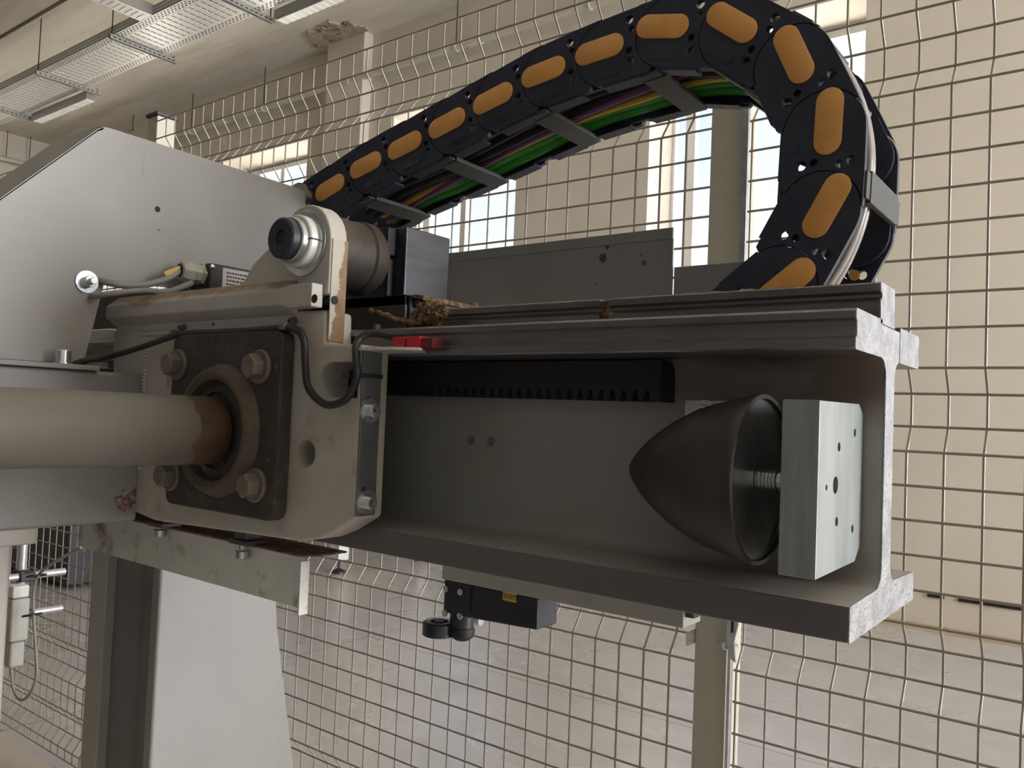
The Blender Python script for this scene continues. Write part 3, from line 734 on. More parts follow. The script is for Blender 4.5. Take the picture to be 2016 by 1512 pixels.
# boss behind the lug and drive block
bs = thing('pivot_boss', 'round dusty dark steel boss behind the lug of the cream bracket', 'boss', (lx, .50, lz - .035))
YB0 = YC + .0187
MB().lathe([(0, .0315), (.034, .0315), (.036, .0335), (.046, .0335), (.053, .029)], (lx + .001, YB0, lz - .003), (0, 1, 0), 48).build('boss', m_boss, bs)
MB().box(lx - .005, lx + .010, YB0 + .037, YB0 + .0525, lz + .017, lz + .0295).build('flat', m_boss, bs, bevel=.002)
dv = thing('drive_block', 'brushed dark steel block standing behind the round boss above the rails', 'block', (-.58, .60, 1.35))
bx1 = at(800, 470, Y=.545).x
by1 = at(887, 466, X=bx1).y
zt_ = at(800, 440, X=bx1).z; 
MB().box(bx1 - .11, bx1, .545, by1, 1.352, zt_ - .002).build('block_body', m_brush, dv, bevel=.0015)
MB().box(bx1 - .13, bx1 - .012, .533, .545, zt_ - .030, zt_ - .004).box(bx1 - .13, bx1 - .014, .537, .545, 1.352, zt_ - .033).build('side_bar', m_rack, dv, bevel=.001)
rn = thing('carriage_runner', 'dark steel runner block sitting on the upper guide rail under the brushed block', 'runner', (-.6, .53, 1.31))
rx1 = at(798, 600, Y=.505).x
MB().box(-.80, rx1, .505, .5255, 1.3175, 1.3505).box(-.80, rx1, .505, .60, 1.3405, 1.3505).build('runner_body', m_dark, rn, bevel=.001)
MB().box(rx1, rx1 + .003, .508, .5255, 1.3185, 1.3495).build('end_plate', m_black, rn, bevel=.0005)
# scraper shoe caked with dust, right of the runner
sc_ = thing('rail_scraper', 'dust caked rail scraper right of the dark runner block', 'scraper', (-.5, .53, 1.335))
q = at(815, 593, Y=.512)
MB().cyl((q.x, .512, q.z), (q.x, .560, q.z), .0058, 20).build('roller', m_boss, sc_)
q2 = at(905, 605, Y=.56)
MB().prism([(rx1 + .004, 1.3478), (rx1 + .004, 1.3508), (q2.x + .004, 1.349), (q2.x + .004, 1.3445)], 'Y', .508, .575).box(q.x + .002, q2.x, .522, .562, 1.3400, 1.3480).build('scraper_body', m_swarf, sc_, bevel=.001)
q = at(930, 595, Y=.60)
MB().box(q.x - .004, q.x + .006, .595, .605, 1.340, 1.356).build('stub', m_swarf, sc_, bevel=.003)
def clump(name, c, rx, ry, rz, seed, label, n=5):
    bm = bmesh.new(); bmesh.ops.create_icosphere(bm, subdivisions=n, radius=1.0)
    for v in bm.verts:
        p = v.co.normalized()
        k = 1 + .55 * mnoise.noise(p * 2.2 + Vector((seed, 0, 0))) + .34 * mnoise.noise(p * 5.5 + Vector((0, seed, 0))) + .16 * mnoise.noise(p * 13)
        v.co = Vector((p.x * rx, p.y * ry, p.z * rz)) * k
    me = bpy.data.meshes.new(name); bm.to_mesh(me); bm.free(); me.materials.append(m_swarf)
    for p in me.polygons: p.use_smooth = True
    o = bpy.data.objects.new(name, me); COL.objects.link(o); o.location = c
    return tag(o, label, 'dust', kind='stuff')
q = at(850, 618, Y=.505)
clump('dust_clump', q, .0130, .007, .0095, 4, 'crumbly brown dust clump packed at the end of the dark runner')
q = at(822, 625, Y=.505)
clump('dust_clump', q, .006, .005, .0065, 8, 'dark brown dust clump between the runner and the larger clump', 4)
st = MB(); a = at(728, 612, Y=.496); b2 = at(800, 634, Y=.498)
random.seed(2)
pth = smoothpath([a, at(750, 617, Y=.496), at(775, 628, Y=.497), b2, at(830, 636, Y=.50)], 6)
st.tube([p + Vector((0, 0, random.uniform(-.0006, .0006))) for p in pth], .0020, 7)
st.tube([p + Vector((0, .002, .0008 + random.uniform(-.0006, .0006))) for p in pth[8:]], .0022, 7)
tag(st.build('dust_crust', m_swarf, smooth=60), 'long brown crust of dust bridging from the runner to the front rail', 'dust', kind='stuff')
q = at(743, 646, Y=.492)
s_ = MB(); hexbolt(s_, (q.x, .492, ZTOP), (0, 0, 1), .0052, .0012, .0035, .005)
tag(s_.build('rail_screw', m_bolt), 'small rusty screw standing on the front guide rail', 'screw')

# ------------------------------------------------------------------ flange bearing
YP = YC - .0145
def Bp(px, py): q = at(px, py, Y=YP); return (q.x, q.z)
fb = thing('flange_bearing', 'dirty black square flange bearing with four bolts on the cream bracket', 'bearing', (-.685, YP, 1.15))
x0, z1 = Bp(341, 672); x1, _ = Bp(556, 664); _, z0 = Bp(545, 1028)
z0 = 1.1525; z1 = 1.3135
pl = MB().prism(rrect(x0, x1, z0, z1, .010), 'Y', YP, YC - .001).build('flange_plate', m_bear, fb, bevel=.002)
sx, sz = Bp(421, 850)
sx = (x0 + x1) / 2 - .0005; sz = 1.2255
MB().lathe([(0, .060), (.006, .057), (.010, .0535), (.0105, .050), (.008, .0455), (.001, .0445)], (sx, YP, sz), (0, -1, 0), 64, False).build('bearing_ring', m_ring, fb, smooth=50)
MB().lathe([(-.0005, .0460), (.0005, .0460), (.003, .040), (.0035, .0345)], (sx, YP, sz), (0, -1, 0), 64, False).build('inner_race', m_bear, fb, smooth=50)
for px, py in ((352, 718), (514, 722), (338, 935), (504, 955)):
    q = Bp(px, py)
    s_ = MB(); hexbolt(s_, (q[0], YP, q[1]), (0, -1, 0), .0150, .0035, .0108, .0105, .35); s_.build('bolt', m_bolt, fb, bevel=.0005)
tag(MB().lathe([(0, .0270), (.0035, .0300), (1.02, .0300)], (sx, YP - .004, sz), (0, -1, 0), 64, True).build('drive_shaft', m_shaft, smooth=50),
    'thick cream round shaft with rust worn end entering the flange bearing', 'shaft')

# ------------------------------------------------------------------ arm, cover plate
XA = -.818
ya = -1.3
arm = thing('box_girder', 'grey painted box girder running towards the camera below the round shaft', 'girder', (-.90, -.4, 1.125))
MB().box(-1.02, XA, ya, YC + .002, 1.1255, 1.2765).build('box_tube', m_arm, arm, bevel=.004, seg=3)
MB().box(-1.02, XA + .006, ya, .3975, 1.2765, 1.2815).build('top_lip', m_arm, arm, bevel=.0012)
MB().box(-1.02, XA - .02, ya, .36, 1.108, 1.1255).build('bottom_rail', m_cast, arm, bevel=.002)
q = at(130, 712, X=XA + .001)
s_ = MB(); s_.lathe([(0, .0085), (.0015, .0085)], (q.x - .007, q.y, 1.2815), (0, 0, 1), 24); s_.lathe([(.0015, .0070), (.0125, .0070), (.0135, .0062)], (q.x - .007, q.y, 1.2815), (0, 0, 1), 24)
s_.build('cap_screw', m_zinc, arm)
XP = -.84
def V(px, py): q = at(px, py, X=XP); return (q.y, q.z)
cov = thing('cover_plate', 'large warm grey folded sheet cover plate at the left of the machine', 'cover', (XP, .2, 1.28))
nb = [V(165, 714), V(207, 552), V(330, 566), (.56, 1.375), V(603, 460), V(601, 376), V(590, 371), V(218, 252), V(204, 249), V(192, 254), V(0, 390), (ya + .9, .55 + .6), (-1.2, 1.2815)]
top0 = V(0, 390); sl_ = (V(192, 254)[1] - top0[1]) / (V(192, 254)[0] - top0[0])
nb[11] = (top0[0] - .115, top0[1] - .115 * sl_); nb[12] = (top0[0] - .118, 1.2825); nb[0] = (V(165, 714)[0], 1.2825)
cp_ = MB().prism(nb, 'X', XP - .0025, XP).build('side_sheet', m_cover, cov, bevel=.0008)
bake(cp_)
hl = []
for px, py, r in ((310, 412, .0032), (312, 453, .0009)):
    q = at(px, py, X=XP); hl.append(MB().cyl((XP - .02, q.y, q.z), (XP + .01, q.y, q.z), r, 16))
for i_, (px, py, r) in enumerate(((310, 412, .0032), (312, 453, .0009))):
    q = at(px, py, X=XP); MB().cyl((XP, q.y, q.z), (XP + .0002, q.y, q.z), r, 20).build('drilled_hole', m_void, cov)
MB().box(XP - .03, XP - .026, .40, .52, 1.40, 1.50).build('inner_stay', m_void, cov)
# folded-over top flange of the cover
fl_ = MB(); P1 = Vector((XP, *V(204, 250))); P0 = Vector((XP, nb[11][0], nb[11][1])); w_ = .075
A_ = [P0, Vector((XP, V(192, 254)[0], V(192, 254)[1])), P1]
fv = []
for i, p_ in enumerate(A_):
    ww = .10 if i < 2 else .02
    ww = (.10, .085, .0)[i] if True else ww
    fv += [p_ + Vector((0, 0, 0)), p_ + Vector((-ww - .002, -.004, .0)), p_ + Vector((-ww - .002, -.004, -.0025)), p_ + Vector((0, 0, -.0025))]
ff = []
for i in range(2):
    for k in range(4): ff.append((i * 4 + k, i * 4 + (k + 1) % 4, (i + 1) * 4 + (k + 1) % 4, (i + 1) * 4 + k))
ff += [(0, 1, 2, 3), (8, 9, 10, 11)]
fl_.add(fv, ff).build('folded_flange', m_cover, cov)
q = at(170, 555, X=XP)
s_ = MB(); sockbolt(s_, (XP, q.y, q.z), (1, 0, 0), .0112, .0018, .0058, .008); s_.lathe([(0, .0034), (.016, .0034), (.0165, .003)], (XP, q.y, q.z), (1, 0, 0), 12)
s_.build('screw', m_zinc, cov)
q = at(604, 383, Y=.66)
s_ = MB(); s_.lathe([(0, .010), (.012, .010), (.012, .015), (.015, .015), (.015, .008)], (q.x - .012, .668, q.z), (.2, -1, 0), 28)
s_.build('bushing', m_zinc, cov)
# sheet return behind the plate where the chain starts
MB().box(-.99, XP - .003, .64, .66, 1.44, 1.515).build('back_return', m_cover, cov, bevel=.001)
# rust patches
random.seed(5)
m_rustsp = M('speckled_rust', (0.33, 0.31, 0.29), 0.85, col2=(0.16, .075, .045), scale=170, lo=.40, hi=.56, bumps=(300, 1, .001))
m_stain = M('cover_stain', (0.29, 0.275, 0.26), 0.6, col2=(0.22, .14, .09), scale=60, lo=.44, hi=.66)
def blobY(name, px, py, Y, r, seed, m, parent):
    q = at(px, py, Y=Y); n = 26; pts = []
    for i in range(n):
        a = 2 * PI * i / n; p = Vector((math.cos(a), math.sin(a), seed)); k = 1 + .6 * mnoise.noise(p * 1.4) + .35 * mnoise.noise(p * 4)
        pts.append((q.x + r * .8 * k * p.x, q.z + r * k * p.y))
    return MB().prism(pts, 'Y', Y - .0004, Y).build(name, m, parent, smooth=0)
def patch(name, cy, cz, ry, rz, X, label, seed, parent):
    mb = MB(); n = 40; pts = []
    for i in range(n):
        a = 2 * PI * i / n; p = Vector((math.cos(a), math.sin(a), seed))
        k = 1 + .5 * mnoise.noise(p * 1.3) + .35 * mnoise.noise(p * 4) + .2 * mnoise.noise(p * 9)
        pts.append((min(.4440, cy + ry * k * p.x), max(1.1265, cz + rz * k * p.y)))
    mb.prism(pts, 'X', X, X + .0005); return mb.build(name, m_rustsp if parent is arm else m_stain, parent, smooth=0)
q = at(262, 990, X=XA); patch('rust_patch', q.y, q.z + .004, .018, .012, XA, '', 3, arm)


q = at(498, 378, X=XP); patch('stain', q.y, q.z, .010, .012, XP - .0003, '', 9, cov)
# ------------------------------------------------------------------ sensor box with gland and cables behind the ledge
sb = thing('sensor_box', 'black sensor box with white label on the grey cover plate', 'sensor', (-.80, .55, 1.37))
xs = -.802
q0 = at(415, 517, X=xs); q1 = at(476, 530, X=xs)
y0s = q0.y; zt_s = q0.z
MB().box(XP + .001, xs, y0s, y0s + .085, zt_s - .04, zt_s).build('housing', m_black, sb, bevel=.002)
q = at(437, 527, X=xs)
lb = MB().box(xs, xs + .0006, q.y + .001, q.y + .055, zt_s - .036, q.z).build('label_plate', m_label, sb)
random.seed(4); t = MB()
for r_ in range(7):
    yy = q.y + .006
    while yy < q.y + .045:
        wd = random.uniform(.0015, .005); t.box(xs + .0006, xs + .0009, yy, yy + wd, q.z - .0055 - r_ * .0042, q.z - .0035 - r_ * .0042); yy += wd + .0012
t.build('label_print', m_ink, lb)['kind'] = 'stuff'
q = at(418, 525, X=xs)
s_ = MB(); s_.lathe([(0, .0028), (.0015, .0028), (.002, .002)], (xs, q.y, q.z), (1, 0, 0), 16); s_.build('screw', m_zinc, sb)
gx = -.818; gz = at(395, 540, X=gx).z
yg = y0s
MB().lathe([(0, .0125), (.004, .0125)], (gx, yg, gz), (0, -1, 0), 6).lathe([(.004, .0115), (.012, .0115), (.013, .0128), (.020, .0128), (.0255, .010), (.0265, .0075)], (gx, yg, gz), (0, -1, 0), 8).build('cable_gland', m_gland, sb, bevel=.0006)
MB().lathe([(.0255, .0072), (.0268, .0072)], (gx, yg, gz), (0, -1, 0), 20).build('gland_seal', m_void, sb)
cb = thing('sensor_cable', 'grey cable with yellow marker leaving the beige gland', 'cable', (gx, .42, 1.36))
ge = Vector((gx, yg - .025, gz))
pth = [ge + Vector((0, .01, 0)), ge, at(330, 548, X=gx), at(290, 560, X=gx - .004), at(250, 562, X=gx - .008), at(212, 556, X=gx - .014), at(165, 545, X=-.862)]
MB().tube(smoothpath(pth, 8), .0036, 12).build('cable', m_gcable, cb, smooth=60)
a = ge + Vector((0, -.001, .0028)); b2 = at(322, 544, X=gx) + Vector((0, 0, .002))
d_ = (b2 - a)
mk = MB(); mk.tube([a, a + d_ * .5, b2], .0034, 4); mk.build('marker', m_yel, cb)
tag(MB().tube(smoothpath([at(380, 556, X=-.79), at(330, 574, X=-.80), at(280, 572, X=-.81), at(205, 580, X=-.82), at(160, 590, X=-.862)], 8), .0030, 10).build('thin_cable', m_gcable, smooth=60), 'second thin grey cable curving behind the casting ledge', 'cable')
tag(MB().box(at(172, 680, Y=.50).x, at(214, 680, Y=.50).x, .50, .52, at(190, 725, Y=.5).z, at(190, 648, Y=.5).z).build('frosted_bracket', m_galv, bevel=.002), 'rough zinc bracket seen in the gap between cover plate and casting', 'bracket')
tag(MB().box(-1.35, -.87, .565, .58, 1.12, 1.395).build('inner_frame', m_dark, bevel=.002), 'dark inner frame plate in the gap behind the cover plate', 'plate')

# ------------------------------------------------------------------ sensing bracket, red reader and black signal cable
xk = xe_
br = thing('sensor_bracket', 'galvanised strip bracket with two washered screws at the right end of the casting', 'bracket', (xk, .46, 1.16))
ys0 = YC - .004; ys1 = at(746, 850, X=xk + .002).y
zt2 = at(712, 686, Y=ys0).z
MB().box(xk, xk + .002, ys0 + .004, ys1, at(706, 1020, Y=ys0).z, zt2).build('strip', m_strip, br, bevel=.0004)
sh = [(at(706, 683, Y=ys0).x, ys0), (at(770, 682, Y=ys0).x, ys0), (at(828, 690, Y=.452).x, .452), (at(818, 690, Y=.462).x, .474), (at(706, 683, Y=ys0).x, .474)]
MB().prism(sh, 'Z', zt2 - .0015, zt2 + .0008).build('top_tab', m_galv, br, bevel=.0003)
for px, py in ((727, 808), (720, 988)):
    q = at(px, py, X=xk + .002)
    s_ = MB(); sockbolt(s_, (xk + .002, q.y, q.z), (1, 0, 0), .0098, .0022, .0055, .0062); s_.lathe([(0, .0018), (.0100, .0018)], (xk + .002, q.y, q.z), (1, 0, 0), 10)
    s_.build('screw', m_zinc, br)
for px, py in ((725, 785), (716, 962)):
    q = at(px, py, X=xk + .002); MB().lathe([(0, .002), (.0003, .002)], (xk + .002, q.y, q.z), (1, 0, 0), 12).build('slot', m_void, br)
rd = thing('red_reader', 'red plastic sensor reader on the galvanised bracket tab', 'sensor', (-.47, .465, zt2 + .001))
def rb(pa, pb, nm, m, h, y0, y1, rise=0):
    a = at(*pa, Y=y0); b_ = at(*pb, Y=y0); return MB().box(a.x, b_.x, y0, y1, zt2 + .0012 + rise, zt2 + .0012 + h).build(nm, m, rd, bevel=.0006)
rb((772, 665), (796, 665), 'body', m_red, .0088, .457, .470)
rb((800, 667), (826, 667), 'head', m_red, .0092, .457, .472)
rb((796, 665), (800, 665), 'seam', m_black, .0078, .458, .470)
rb((826, 670), (852, 670), 'nose', m_dred, .0078, .459, .471)
cab = thing('signal_cable', 'black cable clipped across the casting and looping up to the red reader', 'cable', (-.7, YC - .005, 1.28))
yq = YC - .0165
def cq(px, py, y): return at(px, py, Y=y)
pth = [cq(135, 722, .372), cq(170, 709, .395), cq(210, 703, .412), cq(270, 686, .425), cq(340, 662, .430), cq(362, 657, .434), cq(470, 652, .436), cq(560, 646, .437), cq(583, 649, .437), cq(598, 670, .438), cq(601, 720, .438), cq(608, 765, .438),
       cq(640, 796, .437), cq(675, 790, .437), cq(695, 765, .438), cq(703, 735, .438), cq(701, 700, .440), cq(703, 675, .446), cq(720, 659, .452), cq(745, 657, .458), cq(775, 664, .4635)]
MB().tube(smoothpath(pth, 8), .0031, 12).build('cable', m_cable, cab, smooth=60)
for px, py in ((359, 646), (576, 633)):
    q = at(px, py, Y=YC - .002)
    s_ = MB(); s_.lathe([(0, .0045), (.0012, .0045)], (q.x, YC, q.z), (0, -1, 0), 20); sockbolt(s_, (q.x, YC - .0012, q.z), (0, -1, 0), 0, 0, .0031, .0045)
    s_.box(q.x - .004, q.x + .002, YC - .0125, YC - .0002, q.z - .0080, q.z - .003)
    s_.build('cable_clip', m_bolt, cab)
zt = thing('cable_tie', 'black cable tie binding the cable to the galvanised strip bracket', 'cable tie', (xk, .45, 1.285))
q = at(742, 741, X=xk + .002); q2 = at(706, 733, Y=.440)
MB().box(xk - .0012, xk + .0032, YC - .006, ys1 + .001, q.z - .0018, q.z + .0018).build('strap', m_black, zt, bevel=.0005)
MB().box(xk - .010, xk - .003, .4335, .4405, q.z - .0035, q.z + .0035).build('lock', m_black, zt, bevel=.0008)
q = at(420, 638, Y=YC); tag(MB().cyl((q.x, YC - .0004, q.z), (q.x, YC + .0, q.z), .0014, 10).build('tapped_hole', m_void, car), None)

# ------------------------------------------------------------------ galvanised angle below the casting
YK = .470
def K(px, py): q = at(px, py, Y=YK); return (q.x, q.z)
an = thing('chip_guard', 'galvanised sheet guard with spots hanging on two screws below the casting', 'guard', (-.78, YK, 1.07))
xa0 = K(160, 1075)[0]; xa1 = K(600, 1200)[0]
MB().prism([(xa0, 1.0755), (xa1, 1.0735), (xa1, 1.1180), (xa0, 1.1180)], 'Y', YK, YK + .0018).build('face', m_galv, an, bevel=.0004)
MB().box(xa1 - .0005, xa1 + .0018, YK - .008, YK + .0018, 1.0700, 1.1165).build('end_lip', m_galv, an, bevel=.0005)
MB().box(xa0 - .035, xa0, YK + .012, YK + .030, 1.077, 1.120).build('end_block', m_grey, an, bevel=.001)
MB().prism([(xa0, YK), (xa1 - .012, YK), (xa1, YK + .014), (xa1, YK + .045), (xa0, YK + .045)], 'Z', 1.1180, 1.1195).build('top_face', m_rust, an)
for (px, py), w_ in (((325, 1050), 1), ((487, 1092), 1)):
    q = K(px, py); z_ = q[1]
    s_ = MB(); s_.cyl((q[0], YK - .006, 1.1195), (q[0], YK - .006, z_ + .006), .003, 10); s_.lathe([(0, .0062), (.006, .0062), (.007, .0052)], (q[0], YK - .006, z_ + .004), (0, 0, -1), 20)
    s_.build('screw', m_zinc, an)
    MB().box(q[0] - .014, q[0] + .014, YK - .012, YK + .010, 1.1200, 1.1245).build('tab', m_dark, an, bevel=.0008)
    MB().box(q[0] - .009, q[0] + .009, YK - .009, YK + .010, 1.1245, 1.1400).build('spacer', m_dark, an, bevel=.0008)

# ------------------------------------------------------------------ machine stand
sd = thing('machine_stand', 'grey and cream steel column stand carrying the beam', 'stand', (-.98, .60, 0))
XN = -.90
MB().prism([(-1.085, .535), (-1.045, .535), (-1.045, .549), (-1.068, .549), (-1.068, .70), (-1.085, .70)], 'Z', .02, ZB - .001).build('far_flange', m_grey, sd, bevel=.002)
MB().box(-1.065, XN - .018, .598, .612, .02, ZB - .001).build('web', m_grey, sd, bevel=.001)
q0, q1 = at(318, 1120, X=XN), at(545, 1180, X=XN); q2 = at(580, 1512, X=XN)
MB().prism([(.524, .02), (.90, .02), (q2.y + .07, .45), (q2.y, q2.z), (q1.y + .004, .96), (q1.y - .004, 1.04), (q1.y - .012, ZB - .001), (.524, ZB - .001)], 'X', XN - .018, XN).build('near_flange', m_cover, sd, bevel=.004, seg=3)
MB().box(-1.20, -.80, .44, .95, 0, .02).build('foot_plate', m_grey, sd, bevel=.002)

# left frame leg below the arm
fr = thing('frame_leg', 'cream square steel leg standing at the left edge under the arm', 'leg', (-.9, .3, 0))
ql = at(25, 1080, X=-.87)
MB().box(-.93, -.87, ql.y - .07, ql.y, .012, 1.107).build('tube', m_cast, fr, bevel=.004, seg=3)
MB().box(-.97, -.83, ql.y - .11, ql.y + .04, 0, .012).build('foot_plate', m_cast, fr, bevel=.002)

# ------------------------------------------------------------------ sensor mast behind the leg
YS = .90
ms_ = thing('sensor_mast', 'pale steel mast rod with two black clamps and cross rods behind the cream leg', 'mast', (-2.18, YS, 0))
qx = at(43, 1110, Y=YS).x
zl_ = at(45, 1232, Y=YS).z
MB().cyl((qx, YS, zl_), (qx, YS, 1.22), .011, 18).build('mast_rod', m_rod, ms_)
MB().box(qx - .03, qx + .03, YS - .03, YS + .03, 1.20, 1.23).box(qx - .02, -1.30, YS - .02, YS + .02, 1.215, 1.235).box(-1.34, -1.30, .58, YS + .02, 1.215, 1.235).build('mast_holder', m_grey, ms_)
for (py, ex, ey) in ((1132, 127, 1127), (1208, 121, 1200)):
    z_ = at(45, py, Y=YS).z; e_ = at(ex, ey, Y=YS - .02)
    c_ = MB().cyl((qx, YS, z_ - .014), (qx, YS, z_ + .012), .0195, 28); c_.box(qx + .004, qx + .040, YS - .018, YS + .018, z_ - .012, z_ + .010)
    c_.build('clamp', m_black, ms_, bevel=.003)
    MB().cyl((qx, YS, z_ + .0122), (qx, YS, z_ + .0135), .013, 24).build('clamp_top', m_gland, ms_)
    xe2 = qx + .026; ye2 = at(ex, ey, X=xe2).y
    MB().cyl((xe2, YS - .10, z_), (xe2, ye2, z_), .0088, 16).build('cross_rod', m_rod, ms_)
cn = thing('connector_plug', 'light grey industrial cable connector hanging beside the mast', 'connector', (-2.16, .80, .66))
q = at(32, 1215, Y=.84)
MB().box(q.x - .02, q.x + .022, .82, .86, q.z - .052, q.z + .045).build('shell', m_plast, cn, bevel=.006)
MB().box(q.x - .014, q.x + .018, .822, .858, q.z + .046, q.z + .074).build('hood', m_win, cn, bevel=.004)
MB().box(q.x - .018, q.x + .018, .824, .856, q.z - .11, q.z - .053).build('socket', m_plast, cn, bevel=.006)
q3 = at(28, 1292, Y=.84); MB().cyl((q3.x, .84, q3.z - .02), (q3.x, .84, q3.z + .012), .012, 14).build('gland', m_win, cn)
pl_ = [at(160, 1078, Y=.86), at(110, 1105, Y=.85), at(78, 1130, Y=.842), at(67, 1160, Y=.842), at(66, 1210, Y=.842), at(71, 1290, Y=.842), at(72, 1330, Y=.842), at(60, 1365, Y=.842), at(42, 1378, Y=.842), at(28, 1362, Y=.842), at(22, 1325, Y=.842), at(22, 1300, Y=.842)]
tag(MB().tube(smoothpath(pl_, 8), .0034, 8).build('looped_cable', m_hose, smooth=60), 'thin pale cable looping down beside the mast to the connector', 'cable')
for px, py in ((76, 1133), (67, 1210)):
    q = at(px, py, Y=.842); c_ = MB(); c_.tube([q + Vector((.012 * math.cos(a * PI / 6), -.004 + .02 * math.sin(a * PI / 6) , .004 * math.cos(a * PI / 6))) for a in range(13)], .0022, 6)
    tag(c_.build('tie_band', m_black, smooth=60), 'black tie band around cable and %s cross rod of the mast' % ('upper' if py < 1200 else 'lower'), 'cable tie')

# ------------------------------------------------------------------ bar and limit switch below the beam
YL = .556
bar = thing('switch_bar', 'flat grey bar bolted along the underside of the beam', 'bar', (-.38, YL, 1.10))
xb_l, xb_r = at(870, 1125, Y=YL).x, at(1345, 1225, Y=YL).x
MB().box(xb_l, xb_r, YL, YL + .03, 1.1010, ZB).build('flat_bar', m_grey, bar, bevel=.0008)
s_ = MB(); s_.cyl((xb_r, YL + .010, 1.118), (xb_r + .006, YL + .010, 1.118), .011, 6).cyl((xb_r + .006, YL + .010, 1.118), (xb_r + .020, YL + .010, 1.118), .006, 14)
s_.build('bolt', m_boss, bar)
ls = thing('limit_switch', 'black roller limit switch with yellow label hanging below the beam', 'switch', (-.46, .57, 1.04))
ysw = .560
hx0, hx1 = at(872, 1190, Y=ysw).x, at(935, 1190, Y=ysw).x
zt_l = 1.1005; zb_l = at(900, 1212, Y=ysw).z
MB().box(hx0, hx1 - .004, ysw, ysw + .030, zb_l, zt_l).build('head', m_black, ls, bevel=.002)
MB().cyl((hx0 + .013, ysw + .012, zb_l), (hx0 + .013, ysw + .012, zb_l - .012), .011, 24).build('plunger_sleeve', m_black, ls)
MB().lathe([(0, .010), (.004, .0115), (.009, .0105), (.012, .006)], (hx0 + .014, ysw + .012, zb_l - .012), (0, 0, -1), 16).box(hx0 - .012, hx0 + .012, ysw + .004, ysw + .016, zb_l - .0215, zb_l - .0175).build('roller_arm', m_boss, ls, bevel=.001)
q = at(860, 1237, Y=ysw)
rl = MB().lathe([(0, .0135), (.001, .0150), (.0115, .0150), (.0125, .0135), (.0125, .0085), (.0105, .0082)], (q.x - .001, ysw + .004, zb_l - .0225), (0, 0, 1), 32)
rl.build('roller', m_black, ls)
MB().cyl((q.x - .001, ysw + .004, zb_l - .0125), (q.x - .001, ysw + .004, zb_l - .0095), .0050, 16).build('roller_pin', m_boss, ls)
bx2 = at(1033, 1190, Y=ysw - .02).x
by_ = ysw - .002
MB().prism([(hx1 - .004, zb_l + .006), (hx1 - .001, zb_l + .001), (bx2, zb_l + .004), (bx2, zt_l), (hx1 - .004, zt_l)], 'Y', by_, by_ + .030).build('switch_body', m_black, ls, bevel=.0015)
MB().box(hx1 - .0045, hx1 - .0025, by_ - .001, by_ + .031, zb_l + .006, zt_l).build('joint_ring', m_rack, ls)
lx0, lx1 = at(990, 1172, Y=by_).x, at(1017, 1172, Y=by_).x
yl_ = MB().box(lx0, lx1, by_ - .0004, by_, at(1003, 1184, Y=by_).z, at(1003, 1162, Y=by_).z).build('yellow_label', m_yel, ls)
yl_['label'] = 'yellow label with upside-down code'
text_mesh('label_text', 'GISOO', .0052, m_ink, yl_, ((lx0 + lx1) / 2, by_ - .0005, at(1003, 1174, Y=by_).z), (-1, 0, 0), (0, 0, -1), .0001)
for px, py in ((873, 1158), (873, 1206), (907, 1165), (906, 1213)):
    q = at(px, py, Y=ysw)
    s_ = MB(); s_.lathe([(0, .0030), (.0012, .0030), (.0018, .002)], (max(hx0 + .003, q.x), ysw, q.z), (0, -1, 0), 14); s_.build('screw', m_zinc, ls)
s_ = MB().cyl((hx1 + .001, by_ + .004, zb_l - .0005), (hx1 + .006, by_ + .004, zb_l - .0005), .004, 12).build('cable_stub', m_rod, ls)

# ------------------------------------------------------------------ trough behind the chain
tr_ = thing('chain_trough', 'grey-green folded sheet trough panel standing behind the rails', 'panel', (-.5, .815, 1.30))
zt3 = at(1323, 448, Y=.815).z; x3 = at(1325, 500, Y=.815).x
MB().box(-1.25, x3, .815, .818, 1.29, zt3 - .012).box(-1.25, x3, .8135, .8165, zt3 - .0125, zt3).build('tall_wall', m_grey, tr_, bevel=.0008)
zt4 = at(1330, 525, Y=.815).z; x4 = at(1466, 520, Y=.815).x
MB().box(x3 + .0008, x4, .817, .820, 1.29, zt4).build('short_wall', m_grey, tr_, bevel=.0006)
MB().box(-1.25, -.20, .66, .82, 1.2850, 1.2880).build('trough_floor', m_grey, tr_, bevel=.0005)

for px, py, r in ((1187, 508, .0062), (1196, 486, .0032), (1268, 517, .0032), (1262, 503, .0012), (1175, 560, .0012), (1240, 590, .0010)):
    blobY('dirt_spot', px, py, .8150 if py > 480 else .8135, r, px * .01, m_swarf, tr_)

# added cabinet shape out of view, blocks light from the machine's front faces
m_cabd = M('shade_cabinet_grey', (0.17, .17, .17), .5)
cbn = thing('added_shade_cabinet', 'added dark cabinet, unseen behind the camera, keeping light off the machine front', 'cabinet', (1.3, -1.0, 0))
MB().box(-.55, 3.2, -1.45, -.75, .08, 2.35).build('shade_cabinet_body', m_cabd, cbn, bevel=.01)
MB().box(-.5, 3.15, -1.40, -.80, 0, .08).build('plinth', m_dark, cbn)
for k_ in range(5): 
    d_ = MB().box(-.53 + k_ * .745, -.53 + k_ * .745 + .725, -.75, -.735, .12, 2.31).build('door', m_cabd, cbn, bevel=.004)
    MB().box(-.53 + k_ * .745 + .05, -.53 + k_ * .745 + .08, -.735, -.715, 1.1, 1.25).build('handle', m_black, d_, bevel=.003)
# ------------------------------------------------------------------ energy chain
YH, YR = .680, .795
PV = [at(px, py, Y=YH) for px, py in ((650, 370), (721, 325), (800, 285), (884, 241), (979, 190), (1078, 138), (1189, 95), (1315, 49), (1446, 45), (1563, 108), (1629, 235), (1628, 395), (1553, 537))]
PV = [Vector((p.x, 0, p.z)) for p in PV]
PT = .0673
